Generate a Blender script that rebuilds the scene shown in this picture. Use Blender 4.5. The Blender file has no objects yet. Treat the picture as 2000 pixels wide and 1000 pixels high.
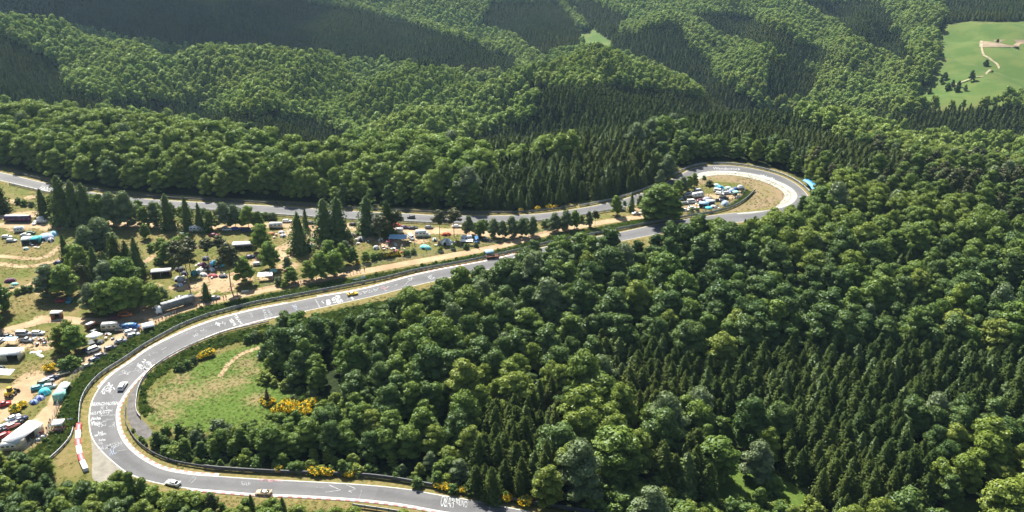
import bpy, bmesh, math, random
import numpy as np
random.seed(7); RS = np.random.RandomState(11)
S = bpy.context.scene
COL = S.collection
# ---------------------------------------------------------------- camera, sky, sun, exposure
FPX, PITCH, CAMH = 1700.0, math.radians(23.8), 158.0
cam = bpy.data.cameras.new('camera'); camo = bpy.data.objects.new('camera', cam); COL.objects.link(camo)
camo.location = (0, 0, CAMH); camo.rotation_euler = (math.pi/2 - PITCH, 0, 0)
cam.lens = 36*FPX/2000; cam.sensor_width = 36; cam.clip_start = 1; cam.clip_end = 30000
S.camera = camo
SUN_EL, SUN_AZ = math.radians(48), math.radians(-24)      # azimuth from +Y (away from camera), negative = to the left
W = bpy.data.worlds.new('World'); S.world = W; W.use_nodes = True
nt = W.node_tree; bg = nt.nodes['Background']; sk = nt.nodes.new('ShaderNodeTexSky')
sk.sky_type = 'NISHITA'; sk.sun_disc = False; sk.sun_elevation = SUN_EL; sk.sun_rotation = SUN_AZ
sk.dust_density = 1.5; sk.air_density = 1.2
nt.links.new(sk.outputs[0], bg.inputs[0]); bg.inputs[1].default_value = 0.05
sd = bpy.data.lights.new('sun', 'SUN'); sd.energy = 5.0; sd.angle = math.radians(0.5); sd.color = (1, .95, .86)
so = bpy.data.objects.new('sun', sd); COL.objects.link(so)
so.rotation_euler = (math.pi/2 - SUN_EL, 0, math.pi - SUN_AZ); so.location = (-200, 600, 900)
S.view_settings.view_transform = 'Standard'; S.view_settings.look = 'None'
S.view_settings.exposure = 1.42; S.view_settings.gamma = 1.0
S.render.engine = 'CYCLES'
S.cycles.max_bounces = 5; S.cycles.diffuse_bounces = 2; S.cycles.transmission_bounces = 2; S.cycles.transparent_max_bounces = 6
S.cycles.volume_bounces = 0

CP, SP = math.cos(PITCH), math.sin(PITCH)
def G(u, v, z=0.0):                       # photograph pixel -> point on the level z
    a = (u-1000)/FPX; b = -(v-500)/FPX
    dz = -SP + b*CP; t = (z-CAMH)/dz
    return (a*t, (CP+b*SP)*t, z)
def GP(pts, z=0.0): return np.array([G(u, v, z)[:2] for u, v in pts])
def RAY(u, v, t):
    a = (u-1000)/FPX; b = -(v-500)/FPX
    return (a*t, (CP+b*SP)*t, CAMH + (-SP+b*CP)*t)
def proj(x, y, z):
    t = y*CP - (z-CAMH)*SP; yy = y*SP + (z-CAMH)*CP
    t = np.where(np.abs(t) < 1e-3, 1e-3, t)
    return 1000 + FPX*x/t, 500 - FPX*yy/t, t

# ---------------------------------------------------------------- small geometry tools
def in_poly(x, y, P):
    P = np.asarray(P, float); n = len(P); r = np.zeros(np.shape(x), bool); j = n-1
    for i in range(n):
        xi, yi = P[i]; xj, yj = P[j]
        if yi != yj:
            c = ((yi > y) != (yj > y)) & (x < (xj-xi)*(y-yi)/(yj-yi) + xi); r ^= c
        j = i
    return r
def d_line(x, y, P, closed=False):
    P = np.asarray(P, float); d = np.full(np.shape(x), 1e9)
    m = len(P) if closed else len(P)-1
    for i in range(m):
        a = P[i]; b = P[(i+1) % len(P)]; ab = b-a; L = max(ab@ab, 1e-9)
        t = np.clip(((x-a[0])*ab[0] + (y-a[1])*ab[1])/L, 0, 1)
        d = np.minimum(d, (x-a[0]-t*ab[0])**2 + (y-a[1]-t*ab[1])**2)
    return np.sqrt(d)
def sdist(x, y, P):                       # negative inside
    d = d_line(x, y, P, True); return np.where(in_poly(x, y, P), -d, d)
def smooth(P, step=2.0):                  # Catmull-Rom through the points, even spacing
    P = np.asarray(P, float); Q = np.vstack([2*P[0]-P[1], P, 2*P[-1]-P[-2]]); out = []
    for i in range(1, len(Q)-2):
        p0, p1, p2, p3 = Q[i-1], Q[i], Q[i+1], Q[i+2]
        n = max(2, int(np.linalg.norm(p2-p1)/1.0))
        t = np.linspace(0, 1, n, endpoint=False)[:, None]
        out.append(.5*(2*p1 + (p2-p0)*t + (2*p0-5*p1+4*p2-p3)*t**2 + (3*p1-p0-3*p2+p3)*t**3))
    out.append(P[-1:]); C = np.vstack(out)
    s = np.r_[0, np.cumsum(np.linalg.norm(np.diff(C, axis=0), axis=1))]
    n = max(2, int(s[-1]/step)+1); q = np.linspace(0, s[-1], n)
    return np.c_[np.interp(q, s, C[:, 0]), np.interp(q, s, C[:, 1])]
def relax(P, k=3):
    P = P.copy()
    for _ in range(k): P[1:-1] = .25*P[:-2] + .5*P[1:-1] + .25*P[2:]
    return P
def normals(P):
    d = np.gradient(P, axis=0); d /= np.linalg.norm(d, axis=1)[:, None] + 1e-9
    return np.c_[-d[:, 1], d[:, 0]]       # left-hand side

# ---------------------------------------------------------------- mesh / object tools
def mesh(name, V, F, mats=(), fm=None, smooth_=False):
    me = bpy.data.meshes.new(name); V = np.asarray(V, np.float32)
    me.vertices.add(len(V)); me.vertices.foreach_set('co', V.ravel())
    if isinstance(F, np.ndarray):
        k = F.shape[1]; n = len(F); me.loops.add(n*k); me.polygons.add(n)
        me.loops.foreach_set('vertex_index', F.ravel().astype(np.int32))
        me.polygons.foreach_set('loop_start', np.arange(0, n*k, k, dtype=np.int32))
    else:
        n = len(F); tot = [len(f) for f in F]; me.loops.add(sum(tot)); me.polygons.add(n)
        me.loops.foreach_set('vertex_index', np.concatenate([np.asarray(f, np.int32) for f in F]) if n else [])
        me.polygons.foreach_set('loop_start', np.r_[0, np.cumsum(tot)[:-1]].astype(np.int32) if n else [])
    for m in mats: me.materials.append(m)
    if fm is not None: me.polygons.foreach_set('material_index', np.asarray(fm, np.int32))
    if smooth_: me.polygons.foreach_set('use_smooth', np.ones(n, bool))
    me.update(calc_edges=True); me.validate(); return me
class MB:                                  # collects shapes into ONE mesh
    def __init__(s): s.v = []; s.f = []; s.m = []
    def add(s, V, F, m=0):
        o = len(s.v); s.v += [tuple(p) for p in V]; s.f += [tuple(i+o for i in f) for f in F]; s.m += [m]*len(F); return s
    def box(s, x0, x1, y0, y1, z0, z1, m=0, tx=0, ty=0):      # tx, ty: how much the top narrows on each side
        V = [(x0, y0, z0), (x1, y0, z0), (x1, y1, z0), (x0, y1, z0), (x0+tx, y0+ty, z1), (x1-tx, y0+ty, z1), (x1-tx, y1-ty, z1), (x0+tx, y1-ty, z1)]
        return s.add(V, [(3, 2, 1, 0), (4, 5, 6, 7), (0, 1, 5, 4), (1, 2, 6, 5), (2, 3, 7, 6), (3, 0, 4, 7)], m)
    def prism(s, prof, y0, y1, m=0, inset=0.0, ztop=None):    # side profile (x, z) extruded across y
        n = len(prof); zs = [p[1] for p in prof]; zl, zh = min(zs), max(zs)
        def k(z): return inset*max(0, (z-zl)/(zh-zl)-.45)/.55 if zh > zl else 0
        V = [(x, y0+k(z), z) for x, z in prof] + [(x, y1-k(z), z) for x, z in prof]
        return s.add(V, [tuple(range(n)), tuple(reversed(range(n, 2*n)))] + [(i, i+n, (i+1) % n+n, (i+1) % n) for i in range(n)], m)
    def tube(s, p, q, r0, r1, n=6, m=0):
        p = np.array(p, float); q = np.array(q, float); d = q-p; L = np.linalg.norm(d); d = d/L
        a = np.cross(d, (0, 0, 1) if abs(d[2]) < .9 else (1, 0, 0)); a /= np.linalg.norm(a); b = np.cross(d, a); V = []
        for c, r in ((p, r0), (q, r1)):
            for i in range(n):
                w = 2*math.pi*i/n; V.append(tuple(c + r*(a*math.cos(w) + b*math.sin(w))))
        return s.add(V, [(i, (i+1) % n, (i+1) % n+n, i+n) for i in range(n)] + [tuple(reversed(range(n))), tuple(range(n, 2*n))], m)
    def dome(s, cx, cy, rx, ry, h, n=12, k=4, m=0, z=0, m2=None):
        V = []
        for j in range(k):
            a = math.pi/2*j/k
            for i in range(n):
                w = 2*math.pi*i/n; q = 1+.05*math.cos(w*4)
                V.append((cx+rx*q*math.cos(w)*math.cos(a), cy+ry*q*math.sin(w)*math.cos(a), z+h*math.sin(a)))
        V.append((cx, cy, z+h)); o = len(s.v); s.v += V
        for j in range(k-1):
            for i in range(n): s.f.append((o+j*n+i, o+j*n+(i+1) % n, o+(j+1)*n+(i+1) % n, o+(j+1)*n+i)); s.m.append(m if (m2 is None or i % 4 < 2) else m2)
        for i in range(n): s.f.append((o+(k-1)*n+i, o+(k-1)*n+(i+1) % n, o+k*n)); s.m.append(m if (m2 is None or i % 4 < 2) else m2)
        return s
    def mesh(s, name, mats, sm=False): return mesh(name, s.v, s.f, mats, s.m, sm)
def obj(name, me, parent=None, loc=None, rz=None):
    o = bpy.data.objects.new(name, me); COL.objects.link(o)
    if parent is not None: o.parent = parent
    if loc is not None: o.location = loc
    if rz is not None: o.rotation_euler = (0, 0, rz)
    return o
def tag(o, label=None, cat=None, group=None, kind=None):
    if label: o['label'] = label
    if cat: o['category'] = cat
    if group: o['group'] = group
    if kind: o['kind'] = kind
    return o
def empty(name, loc=(0, 0, 0), rz=0.0):
    o = obj(name, None, None, loc, rz); o.empty_display_size = .5; return o
def struct(name, me, label=None):
    o = obj(name, me); o['kind'] = 'structure'
    if label: o['label'] = label
    return o

# ---------------------------------------------------------------- materials
class NT:
    def __init__(s, name):
        s.mat = bpy.data.materials.new(name); s.mat.use_nodes = True; s.t = s.mat.node_tree
        s.b = s.t.nodes['Principled BSDF']; s.out = s.t.nodes['Material Output']
    def n(s, typ, **kw):
        o = s.t.nodes.new(typ)
        for k, v in kw.items():
            if k.startswith('i_'): o.inputs[int(k[2:])].default_value = v
            else: setattr(o, k, v)
        return o
    def l(s, a, b): s.t.links.new(a, b); return b
    def noise(s, vec, scale, detail=4, rough=.6):
        o = s.n('ShaderNodeTexNoise'); o.inputs['Scale'].default_value = scale; o.inputs['Detail'].default_value = detail
        o.inputs['Roughness'].default_value = rough
        if vec is not None: s.l(vec, o.inputs['Vector'])
        return o.outputs[0]
    def mix(s, f, a, b):
        o = s.n('ShaderNodeMix', data_type='RGBA'); A, B = o.inputs[6], o.inputs[7]
        for sock, val in ((o.inputs[0], f), (A, a), (B, b)):
            if isinstance(val, bpy.types.NodeSocket): s.l(val, sock)
            elif isinstance(val, (int, float)): sock.default_value = val
            else: sock.default_value = (*val, 1)
        return o.outputs[2]
    def math(s, op, a, b=None, c=None, clamp=False):
        o = s.n('ShaderNodeMath', operation=op); o.use_clamp = clamp
        for i, val in enumerate((a, b, c)):
            if val is None: continue
            if isinstance(val, (int, float)): o.inputs[i].default_value = val
            else: s.l(val, o.inputs[i])
        return o.outputs[0]
    def ramp(s, f, lo, hi):                 # linear step lo..hi -> 0..1
        o = s.n('ShaderNodeMapRange'); s.l(f, o.inputs[0]); o.inputs[1].default_value = lo; o.inputs[2].default_value = hi
        o.interpolation_type = 'SMOOTHSTEP'; return o.outputs[0]
    def bump(s, h, dist=.1, strength=1.0):
        o = s.n('ShaderNodeBump'); o.inputs['Strength'].default_value = strength; o.inputs['Distance'].default_value = dist
        s.l(h, o.inputs['Height']); s.l(o.outputs[0], s.b.inputs['Normal'])
MATS = {}
def plain(name, c, rough=.6, metal=0, var=.12, scale=1.5):
    if name in MATS: return MATS[name]
    N = NT(name); tc = N.n('ShaderNodeTexCoord').outputs['Object']
    f = N.noise(tc, scale, 5)
    d = tuple(x*(1-var*1.6) for x in c); e = tuple(min(1, x*(1+var)) for x in c)
    N.l(N.mix(N.ramp(f, .3, .7), d, e), N.b.inputs['Base Color'])
    N.b.inputs['Roughness'].default_value = rough; N.b.inputs['Metallic'].default_value = metal
    MATS[name] = N.mat; return N.mat
def foliage(name, c1, c2, c3, trans=.28, patch=.006, gloss=.014):
    # c1..c2 vary from tree to tree, c3 is the stand-to-stand tint, fine noise varies the leaf clumps
    if name in MATS: return MATS[name]
    N = NT(name); oi = N.n('ShaderNodeObjectInfo'); tc = N.n('ShaderNodeTexCoord').outputs['Object']
    f = N.noise(oi.outputs['Location'], patch, 3)
    col = N.mix(oi.outputs['Random'], c1, c2)
    col = N.mix(N.ramp(f, .42, .62), col, c3)
    g = N.noise(tc, .55, 3)
    hs = N.n('ShaderNodeHueSaturation'); N.l(col, hs.inputs['Color'])
    N.l(N.math('MULTIPLY_ADD', g, 1.3, .38), hs.inputs['Value'])
    N.l(N.math('MULTIPLY_ADD', g, -.05, .525), hs.inputs['Hue'])
    N.t.nodes.remove(N.b)
    d = N.n('ShaderNodeBsdfDiffuse'); t = N.n('ShaderNodeBsdfTranslucent'); m = N.n('ShaderNodeMixShader'); m.inputs[0].default_value = trans
    N.l(hs.outputs[0], d.inputs[0]); N.l(hs.outputs[0], t.inputs[0]); N.l(d.outputs[0], m.inputs[1]); N.l(t.outputs[0], m.inputs[2])
    gl = N.n('ShaderNodeBsdfGlossy'); gl.inputs['Roughness'].default_value = .45; gl.inputs[0].default_value = (.75, .85, .9, 1)
    m2 = N.n('ShaderNodeMixShader'); m2.inputs[0].default_value = gloss
    N.l(m.outputs[0], m2.inputs[1]); N.l(gl.outputs[0], m2.inputs[2]); N.l(m2.outputs[0], N.out.inputs[0])
    MATS[name] = N.mat; return N.mat
# ---------------------------------------------------------------- outlines traced on the ground (photograph pixels -> metres)
LEFT = [(1130,1046),(1000,1020),(862,999.5),(800,988),(750,981),(700,976),(640,972),(570,968),(490,965),(420,959),(370,955),(316,946),(275,936),(242,921),(230,911),(212,896),(196,880),(182,862),(175,844),(173,820),(174,804),(177,788),(184,772),(194,756),(210,738),(230,722),(256,706),(290,681),(350,651),(400,631),(450,616),(500,604),(550,594),(625,579),(710,564),(815,536),(885,521.5),(955,508.5),(1007,496),(1100,474),(1200,456),(1274,440),(1332,429),(1408,418.5),(1450,414.5),(1500,410),(1534,403),(1551,393),(1556,381),(1543,366),(1510,350.5),(1480,341.5),(1440,335.5),(1392,334),(1362,340),(1344,350.5),(1330,361),(1300,377),(1260,393),(1216,405.5),(1170,412.5),(1130,420.5),(1050,431),(950,435),(850,434),(790,431.5),(680,427),(540,418),(440,411),(350,406.5),(270,399),(200,391),(112,377),(76,370),(20,357),(-60,340),(-200,318)]
RIGHT = [(1130,1024),(1037,999.5),(975,987.5),(912,975),(850,965),(800,955.5),(712,946.5),(600,940),(500,935),(438,930.6),(380,927),(360,924),(324,918),(296,906),(270,890),(252,874),(240,858),(232,840),(228,816),(229,800),(233,790),(242,774),(252,760),(270,740),(290,721),(316,704),(340,692),(375,672),(425,650),(475,635),(525,622),(575,612.5),(625,602),(675,591),(750,574),(815,557),(920,534),(1014,514),(1100,494),(1224,469),(1340,447),(1420,437),(1500,427),(1540,417),(1560,409),(1576,398),(1580,386),(1570,372),(1550,356),(1520,342),(1480,331),(1440,324.5),(1410,322.5),(1380,323.6),(1356,328),(1336,337),(1312,350),(1290,362),(1260,375),(1216,389.5),(1170,400),(1130,407.5),(1050,418),(950,421.5),(850,420.5),(790,417),(680,412),(540,403),(440,397.5),(350,393),(270,387.5),(200,379),(112,362.5),(60,351),(20,341),(-60,325),(-200,303)]
KPX = [(-250,290),(-100,300),(0,322),(60,338),(112,350),(200,366),(300,378),(450,387),(600,395),(750,404),(900,410),(1000,411),(1080,403),(1150,391),(1220,379),(1262,362),(1300,342),(1330,326),(1370,317),(1410,315),(1450,317),(1490,323),(1530,334),(1562,349),(1592,366),(1600,388),(1592,402),(1575,415),(1545,426),
 (1500,452),(1420,468),(1340,484),(1240,514),(1185,502),(1120,498),(1060,514),(1030,530),(985,556),(930,572),(870,592),(815,608),(770,628),(710,646),(660,650),(620,650),(590,652),(562,657),(548,668),(530,690),(528,720),(540,745),(590,768),(650,782),(700,795),(692,815),(650,826),(600,836),(560,834),(500,840),(440,846),(390,852),(350,852),(325,858),(306,872),(330,890),(360,901),(420,911),(500,917),(600,923),(700,929),(780,939),(870,957),(975,977),(1100,996),(1160,1014),
 (1180,1075),(1000,1080),(800,1036),(700,1020),(600,1012),(500,1005),(420,999),(350,992),(305,976),(270,962),(235,966),(200,974),(150,974),(120,955),(90,930),(50,918),(0,912),(-100,900),(-300,880)]
K = GP(KPX)
Lw, Rw = relax(smooth(GP(LEFT), 2.0), 2), relax(smooth(GP(RIGHT), 2.0), 2)
def nearest_on(P, Q):                       # for every point of P the matching point of Q, moving forward along Q
    out = []; j = 0
    for p in P:
        k = slice(max(0, j-2), min(len(Q), j+14)); d = np.linalg.norm(Q[k]-p, axis=1); j = k.start + int(d.argmin()); out.append(Q[j])
    return relax(np.array(out), 2)
# stations: use the outer edge of each bend as the master so that strips never fold
Rm = nearest_on(Lw, Rw)
def strip(A, B, z, name, mat, cross=1):
    n = len(A); V = []; 
    for k in range(cross+1):
        t = k/cross; P = A*(1-t) + B*t; V.append(np.c_[P, np.full(n, z)])
    V = np.vstack(V); F = []
    for k in range(cross):
        a = k*n + np.arange(n-1); F.append(np.c_[a, a+n, a+n+1, a+1])
    return mesh(name, V, np.vstack(F)[:, ::-1] if True else 0, [mat])
SPATH = [(1300,417),(1245,424),(1190,432),(1142,440),(1080,452),(1030,466),(950,486),(830,508),(710,530),(650,541),(575,554),(512,567),(430,585),(370,600),(320,617),(268,640),(225,666),(190,690),(160,711),(130,724),(90,736),(60,747),(30,760),(-20,790)]
PATHS = [(SPATH, 2.7), ([(-60,662),(0,648),(50,635),(100,624),(180,628),(230,625),(300,612)], 2.6),
 ([(50,752),(52,775),(30,795),(0,818),(-60,850)], 2.2), ([(130,770),(110,790),(90,812),(70,832)], 3.0), ([(118,762),(108,790),(98,826)], 2.5),
 ([(0,440),(60,440),(130,443),(200,436),(300,440),(420,444),(520,440),(600,440),(700,440),(800,450),(900,452),(960,458),(1030,462)], 3.2),
 ([(0,425),(60,418),(110,424),(160,436)], 4.0), ([(640,445),(600,462),(560,480),(520,500),(470,530),(420,560),(360,600)], 3.0),
 ([(300,500),(260,520),(200,480),(140,500),(60,520),(0,515)], 1.6), ([(160,560),(120,545),(60,555),(0,575)], .9),
 ([(0,500),(80,505),(120,480)], 1.5), ([(60,553),(75,575)], .8)]
SANDY = [(270,612,11),(330,600,6),(300,622,8),(240,628,6),(80,620,4),(130,625,4),(455,553,6),(445,565,5),(60,470,6),(40,445,9),(100,444,7),(500,500,5),(480,545,6),(560,455,7),(610,445,6),(690,445,7),(720,462,8),(760,475,10),(800,462,7),(820,470,6),(850,450,7),(900,440,8),(880,455,6),(930,455,6),(640,500,5),(560,520,7),(520,540,6),(590,480,8),(550,500,8),(400,440,6),(380,560,7),(350,560,6),(300,560,5),(415,545,8),
 (30,660,9),(60,668,8),(10,690,5),(85,675,7),(70,760,5),(20,770,8),(0,790,9),(95,745,7),(60,740,8),(1330,400,7),(1360,398,7),(1395,385,8),(1425,383,7),(1340,410,5),(1240,410,5),(1210,408,4),(1280,415,6),(40,860,8),(80,850,6),(100,820,5),(20,395,7),(60,385,5),(95,400,6),(1440,376,6),(140,432,6),(200,440,6)]
HAIRP_IN = [(1336,366),(1352,357),(1370,348),(1390,343),(1420,341.6),(1450,345),(1480,352),(1510,362),(1530,372),(1536,384),(1532,392),(1520,401),(1500,407),(1470,411),(1436,415),(1408,418),(1380,421),(1430,408),(1462,390),(1476,374),(1460,360),(1400,354),(1360,362)]
MEADOW = [(560,655),(520,668),(470,680),(430,692),(400,705),(350,730),(310,755),(278,785),(280,812),(300,830),(340,836),(400,846),(500,836),(600,830),(690,815),(700,796),(650,785),(590,770),(540,748),(528,720),(530,690)]
# ---------------------------------------------------------------- relief: plateau at 0, canopy tops seen in the photograph minus tree height elsewhere
CT = []                                     # control points x, y, z
def c(u, v, t, dh=15): x, y, z = RAY(u, v, t); CT.append((x, y, z-dh))
def w(x, y, z): CT.append((x, y, z))
for u, v in KPX[::2]: x, y, _ = G(u, v); w(x, y, 0)
# forest round the plateau, near-level (canopy 15 m)
for u, v in ((0,215),(250,225),(450,262),(650,292),(900,300),(1050,292),(1100,250),(1300,240),(1500,262),(1650,300),(1800,330),(2000,360),(2150,420)): c(u, v, (CAMH-15)/(SP+(v-500)/FPX*CP))
for u, v, z in ((1400,560,-2),(1700,520,-3),(2000,560,-6),(1200,650,-2),(1600,700,-8),(2000,760,-12),(1000,750,0),(1200,850,-4),(1500,900,-10),(1800,950,-14),(2100,1000,-18),(1300,1050,-6),(1600,1100,-14),(700,860,0),(500,880,0),(900,900,0)):
    x, y, _ = G(u, v, z); w(x, y, z)
for u, v, z in ((0,1050,-2),(200,1100,-3),(500,1150,-4),(800,1200,-5),(-200,1050,-2),(1200,1250,-12)): x, y, _ = G(u, v, z); w(x, y, z)
# first valley behind the left band
for x, y, z in ((-420,690,-58),(-300,660,-50),(-180,650,-46),(-90,620,-40),(-520,720,-60),(-10,600,-34)): w(x, y, z)
# hill B, left part: face and crest
for a in ((0,170,790),(150,190,800),(300,200,830),(450,215,760),(0,90,900),(150,110,900),(300,140,900),(500,150,900),(600,200,800),(750,180,860),(900,160,900),(0,32,1000),(100,45,990),(250,80,960),(380,92,960),(500,96,960),(650,110,950),(850,132,950),(1000,130,930),(1080,115,910),(1160,97,900),(1230,108,890),(1300,135,870),(1380,182,860),(1100,140,830),(1250,160,800),(1000,150,850)): c(*a)
# spur C with the dark spruces
for a in ((750,230,700),(850,205,720),(950,180,735),(1050,168,740),(1200,168,735),(1400,190,720),(1500,208,690),(1600,225,660),(1700,262,610),(800,285,590),(950,270,610)): c(*a)
for x, y, z in ((-60,770,-62),(20,790,-52),(120,800,-50),(-10,700,-48)): w(x, y, z)
# valleys behind B and C
for x, y, z in ((-500,1120,-100),(-300,1090,-98),(-100,1060,-95),(60,1010,-80),(330,880,-95),(420,800,-95),(480,760,-92),(250,960,-100),(120,1120,-92)): w(x, y, z)
# hill D (dark spruces upper left)
for a in ((0,-10,1300),(200,20,1280),(200,-30,1400),(400,60,1230),(400,-10,1400),(600,30,1330),(600,90,1180),(800,60,1280),(800,110,1150),(950,125,1130),(1000,80,1250),(800,0,1480),(1000,0,1500),(1080,60,1350)): c(*a)
for a in ((1160,75,1290,0),(1175,60,1340,0),(1150,90,1240,0),(1130,30,1480),(1250,20,1450),(1200,60,1330)): c(*a)
# hill E (right of centre)
for a in ((1250,90,1180),(1300,60,1280),(1300,0,1480),(1400,40,1300),(1400,120,1080),(1450,170,980),(1550,195,960),(1700,185,960),(1500,90,1130),(1600,60,1200),(1600,140,1020),(1750,120,1060),(1780,60,1220),(1500,0,1420),(1700,0,1420),(1820,10,1380),(1800,160,980)): c(*a)
# field and the wood on the right
for a in ((1830,185,930,0),(1830,120,1060,0),(1850,50,1240,0),(2000,50,1240,0),(2000,120,1060,0),(1950,180,930,0),(2150,90,1150,0),(1900,10,1370),(2050,0,1400),(1750,215,820,24),(1900,215,820,26),(2050,225,800,24),(1800,255,720),(1950,262,700),(2100,270,690),(1720,258,720),(1850,290,620),(2000,300,600)): c(*a)
for x in range(-2400, 2401, 600): w(x, 1900, 15+20*math.sin(x*.003)); w(x, 2700, 20); w(x, 5000, 10); w(x, -300, -10)
for y in (200, 500, 800, 1200, 1600): w(-1300, y, -40); w(1500, y, -40)
CT = np.array(CT); 
def tps_fit(P, lam=3e-3):
    X = P[:, :2]/500; n = len(X); r2 = ((X[:, None]-X[None])**2).sum(-1); Kk = .5*r2*np.log(r2+1e-12) + lam*np.eye(n)
    Pm = np.c_[np.ones(n), X]; A = np.block([[Kk, Pm], [Pm.T, np.zeros((3, 3))]])
    return X, np.linalg.solve(A, np.r_[P[:, 2], 0, 0, 0])
TX, TW = tps_fit(CT)
def tps(x, y):
    sh = np.shape(x); q = np.c_[np.ravel(x), np.ravel(y)]/500; out = np.empty(len(q))
    for i in range(0, len(q), 20000):
        p = q[i:i+20000]; r2 = ((p[:, None]-TX[None])**2).sum(-1)
        out[i:i+20000] = (.5*r2*np.log(r2+1e-12))@TW[:-3] + TW[-3] + p@TW[-2:]
    return out.reshape(sh)
gx = np.arange(-1600, 1601, 10.0); gy = np.arange(60, 2201, 10.0); GXX, GYY = np.meshgrid(gx, gy)
HG = tps(GXX, GYY)
near = (GXX > -500) & (GXX < 500) & (GYY < 700)
sdk = np.full(GXX.shape, 1e3); sdk[near] = sdist(GXX[near], GYY[near], K)
wk = np.clip(sdk/45, 0, 1); wk = wk*wk*(3-2*wk); rid = 7*np.sin(GXX*.042+.013*GYY+1.5*np.sin(GYY*.011)) + 5*np.sin(GXX*.024-GYY*.019+2) + 3*np.sin(GXX*.083+GYY*.05)
HG = HG*wk + rid*wk*np.clip((GYY-520)/160, .12, 1)
def hgt(x, y):
    x = np.asarray(x, float); y = np.asarray(y, float)
    fx = np.clip((x-gx[0])/10, 0, len(gx)-1.001); fy = np.clip((y-gy[0])/10, 0, len(gy)-1.001)
    i = fx.astype(int); j = fy.astype(int); a = fx-i; b = fy-j
    return (HG[j, i]*(1-a)*(1-b) + HG[j, i+1]*a*(1-b) + HG[j+1, i]*(1-a)*b + HG[j+1, i+1]*a*b)
def on_ground(u, v, t=1000.0):              # the point of the relief seen at a photograph pixel
    for _ in range(60):
        x, y, z = RAY(u, v, t); t += float(z-hgt(x, y))*1.6
    x, y, z = RAY(u, v, t); return np.array([x, y])
# gullies and spurs on the hillsides
FOLDS = [([(730,130),(700,165),(630,195),(570,235)], -16, 26), ([(1010,166),(880,196),(760,236),(690,272)], -20, 30), ([(1040,190),(980,230),(900,285)], -14, 24), ([(1035,170),(930,190),(820,215),(730,258)], 11, 26), ([(640,120),(600,160),(540,190)], 9, 24), ([(330,100),(340,150),(380,200)], -13, 26), ([(200,80),(230,130),(300,180)], 9, 26), ([(480,110),(470,160),(520,215)], 8, 24),
  ([(860,140),(800,170),(700,200)], 8, 22), ([(1450,30),(1400,110),(1380,160)], -20, 34), ([(1640,20),(1600,100),(1590,180)], -20, 30), ([(1740,80),(1700,180)], -18, 28), ([(1520,40),(1490,100),(1480,180)], 14, 34), ([(1690,50),(1650,120),(1645,185)], 14, 30), ([(1330,30),(1290,70)], 14, 34), ([(1800,60),(1770,130),(1760,180)], 12, 28), ([(700,10),(900,60),(1000,100)], -14, 40), ([(1200,175),(1180,215),(1060,270)], -9, 24), ([(1430,200),(1330,240),(1200,262)], -8, 22), ([(1600,235),(1500,262)], -6, 20)]
lines_ = [(np.array([on_ground(u, v, 620.0) for u, v in pl]), a_, w_) for pl, a_, w_ in FOLDS]
for pl, a_, w_ in lines_: HG = HG + a_*np.exp(-(d_line(GXX, GYY, smooth(pl, 12))/w_)**2)*wk
# ---------------------------------------------------------------- ground sheet
def axis(lo, hi, step, far, grow=1.12):
    a = list(np.arange(lo, hi+.01, step)); s = step
    while a[-1] < far[1]: s = min(s*grow, 400); a.append(a[-1]+s)
    s = step
    while a[0] > far[0]: s = min(s*grow, 400); a.insert(0, a[0]-s)
    return np.array(a)
ax = axis(-300, 190, 1.3, (-9000, 9000), 1.05); ay = axis(185, 505, 1.3, (-600, 14000), 1.035)
AX, AY = np.meshgrid(ax, ay); AZ = hgt(AX, AY)
far = (AY > 2100) | (np.abs(AX) > 1500); AZ = np.where(far, AZ*.9, AZ)
gm = np.zeros((AX.size, 4)); gm2 = np.zeros((AX.size, 4)); X, Y = AX.ravel(), AY.ravel()
nr = (X > -420) & (X < 420) & (Y > 150) & (Y < 560); xn, yn = X[nr], Y[nr]
def soft(d, w_): return np.clip(.5 - d/w_, 0, 1)
dirt = np.zeros(len(xn))
for pl, wd in PATHS: dirt = np.maximum(dirt, soft(d_line(xn, yn, smooth(GP(pl), 4))-wd, 2.4))
for u, v, r in SANDY:
    gxx, gyy, _ = G(u, v); dirt = np.maximum(dirt, .72*np.clip(1.35-np.hypot(xn-gxx, yn-gyy)/(r*.95), 0, 1))
verge = np.zeros(len(xn)); dl = np.minimum(d_line(xn, yn, Lw[::2]), d_line(xn, yn, Rw[::2])); verge = np.clip(1.6-dl/2.6, 0, 1)
forest = soft(-sdist(xn, yn, K), 6)
meadow = soft(sdist(xn, yn, GP(MEADOW)), 5); inner = soft(sdist(xn, yn, GP(HAIRP_IN)), 2)
mdry = np.zeros(len(xn))
for u, v, r in ((300,790,13),(330,775,14),(370,770,12),(420,755,13),(350,740,10),(460,745,10),(480,710,9),(492,725,7),(480,690,5),(330,810,8),(500,780,8)):
    gxx, gyy, _ = G(u, v); mdry = np.maximum(mdry, .75*np.clip(1.15-np.hypot(xn-gxx, yn-gyy)/r, 0, 1))
dirt = np.maximum(dirt, .8*soft(d_line(xn, yn, GP([(430,735),(445,712),(470,692),(500,680),(545,668)]))-1.2, 2))
gm[nr, 0] = dirt; gm[nr, 1] = verge; gm[:, 2] = 1; gm[nr, 2] = forest; gm[nr, 3] = meadow
gm2[nr, 0] = inner; gm2[nr, 1] = mdry
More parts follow.
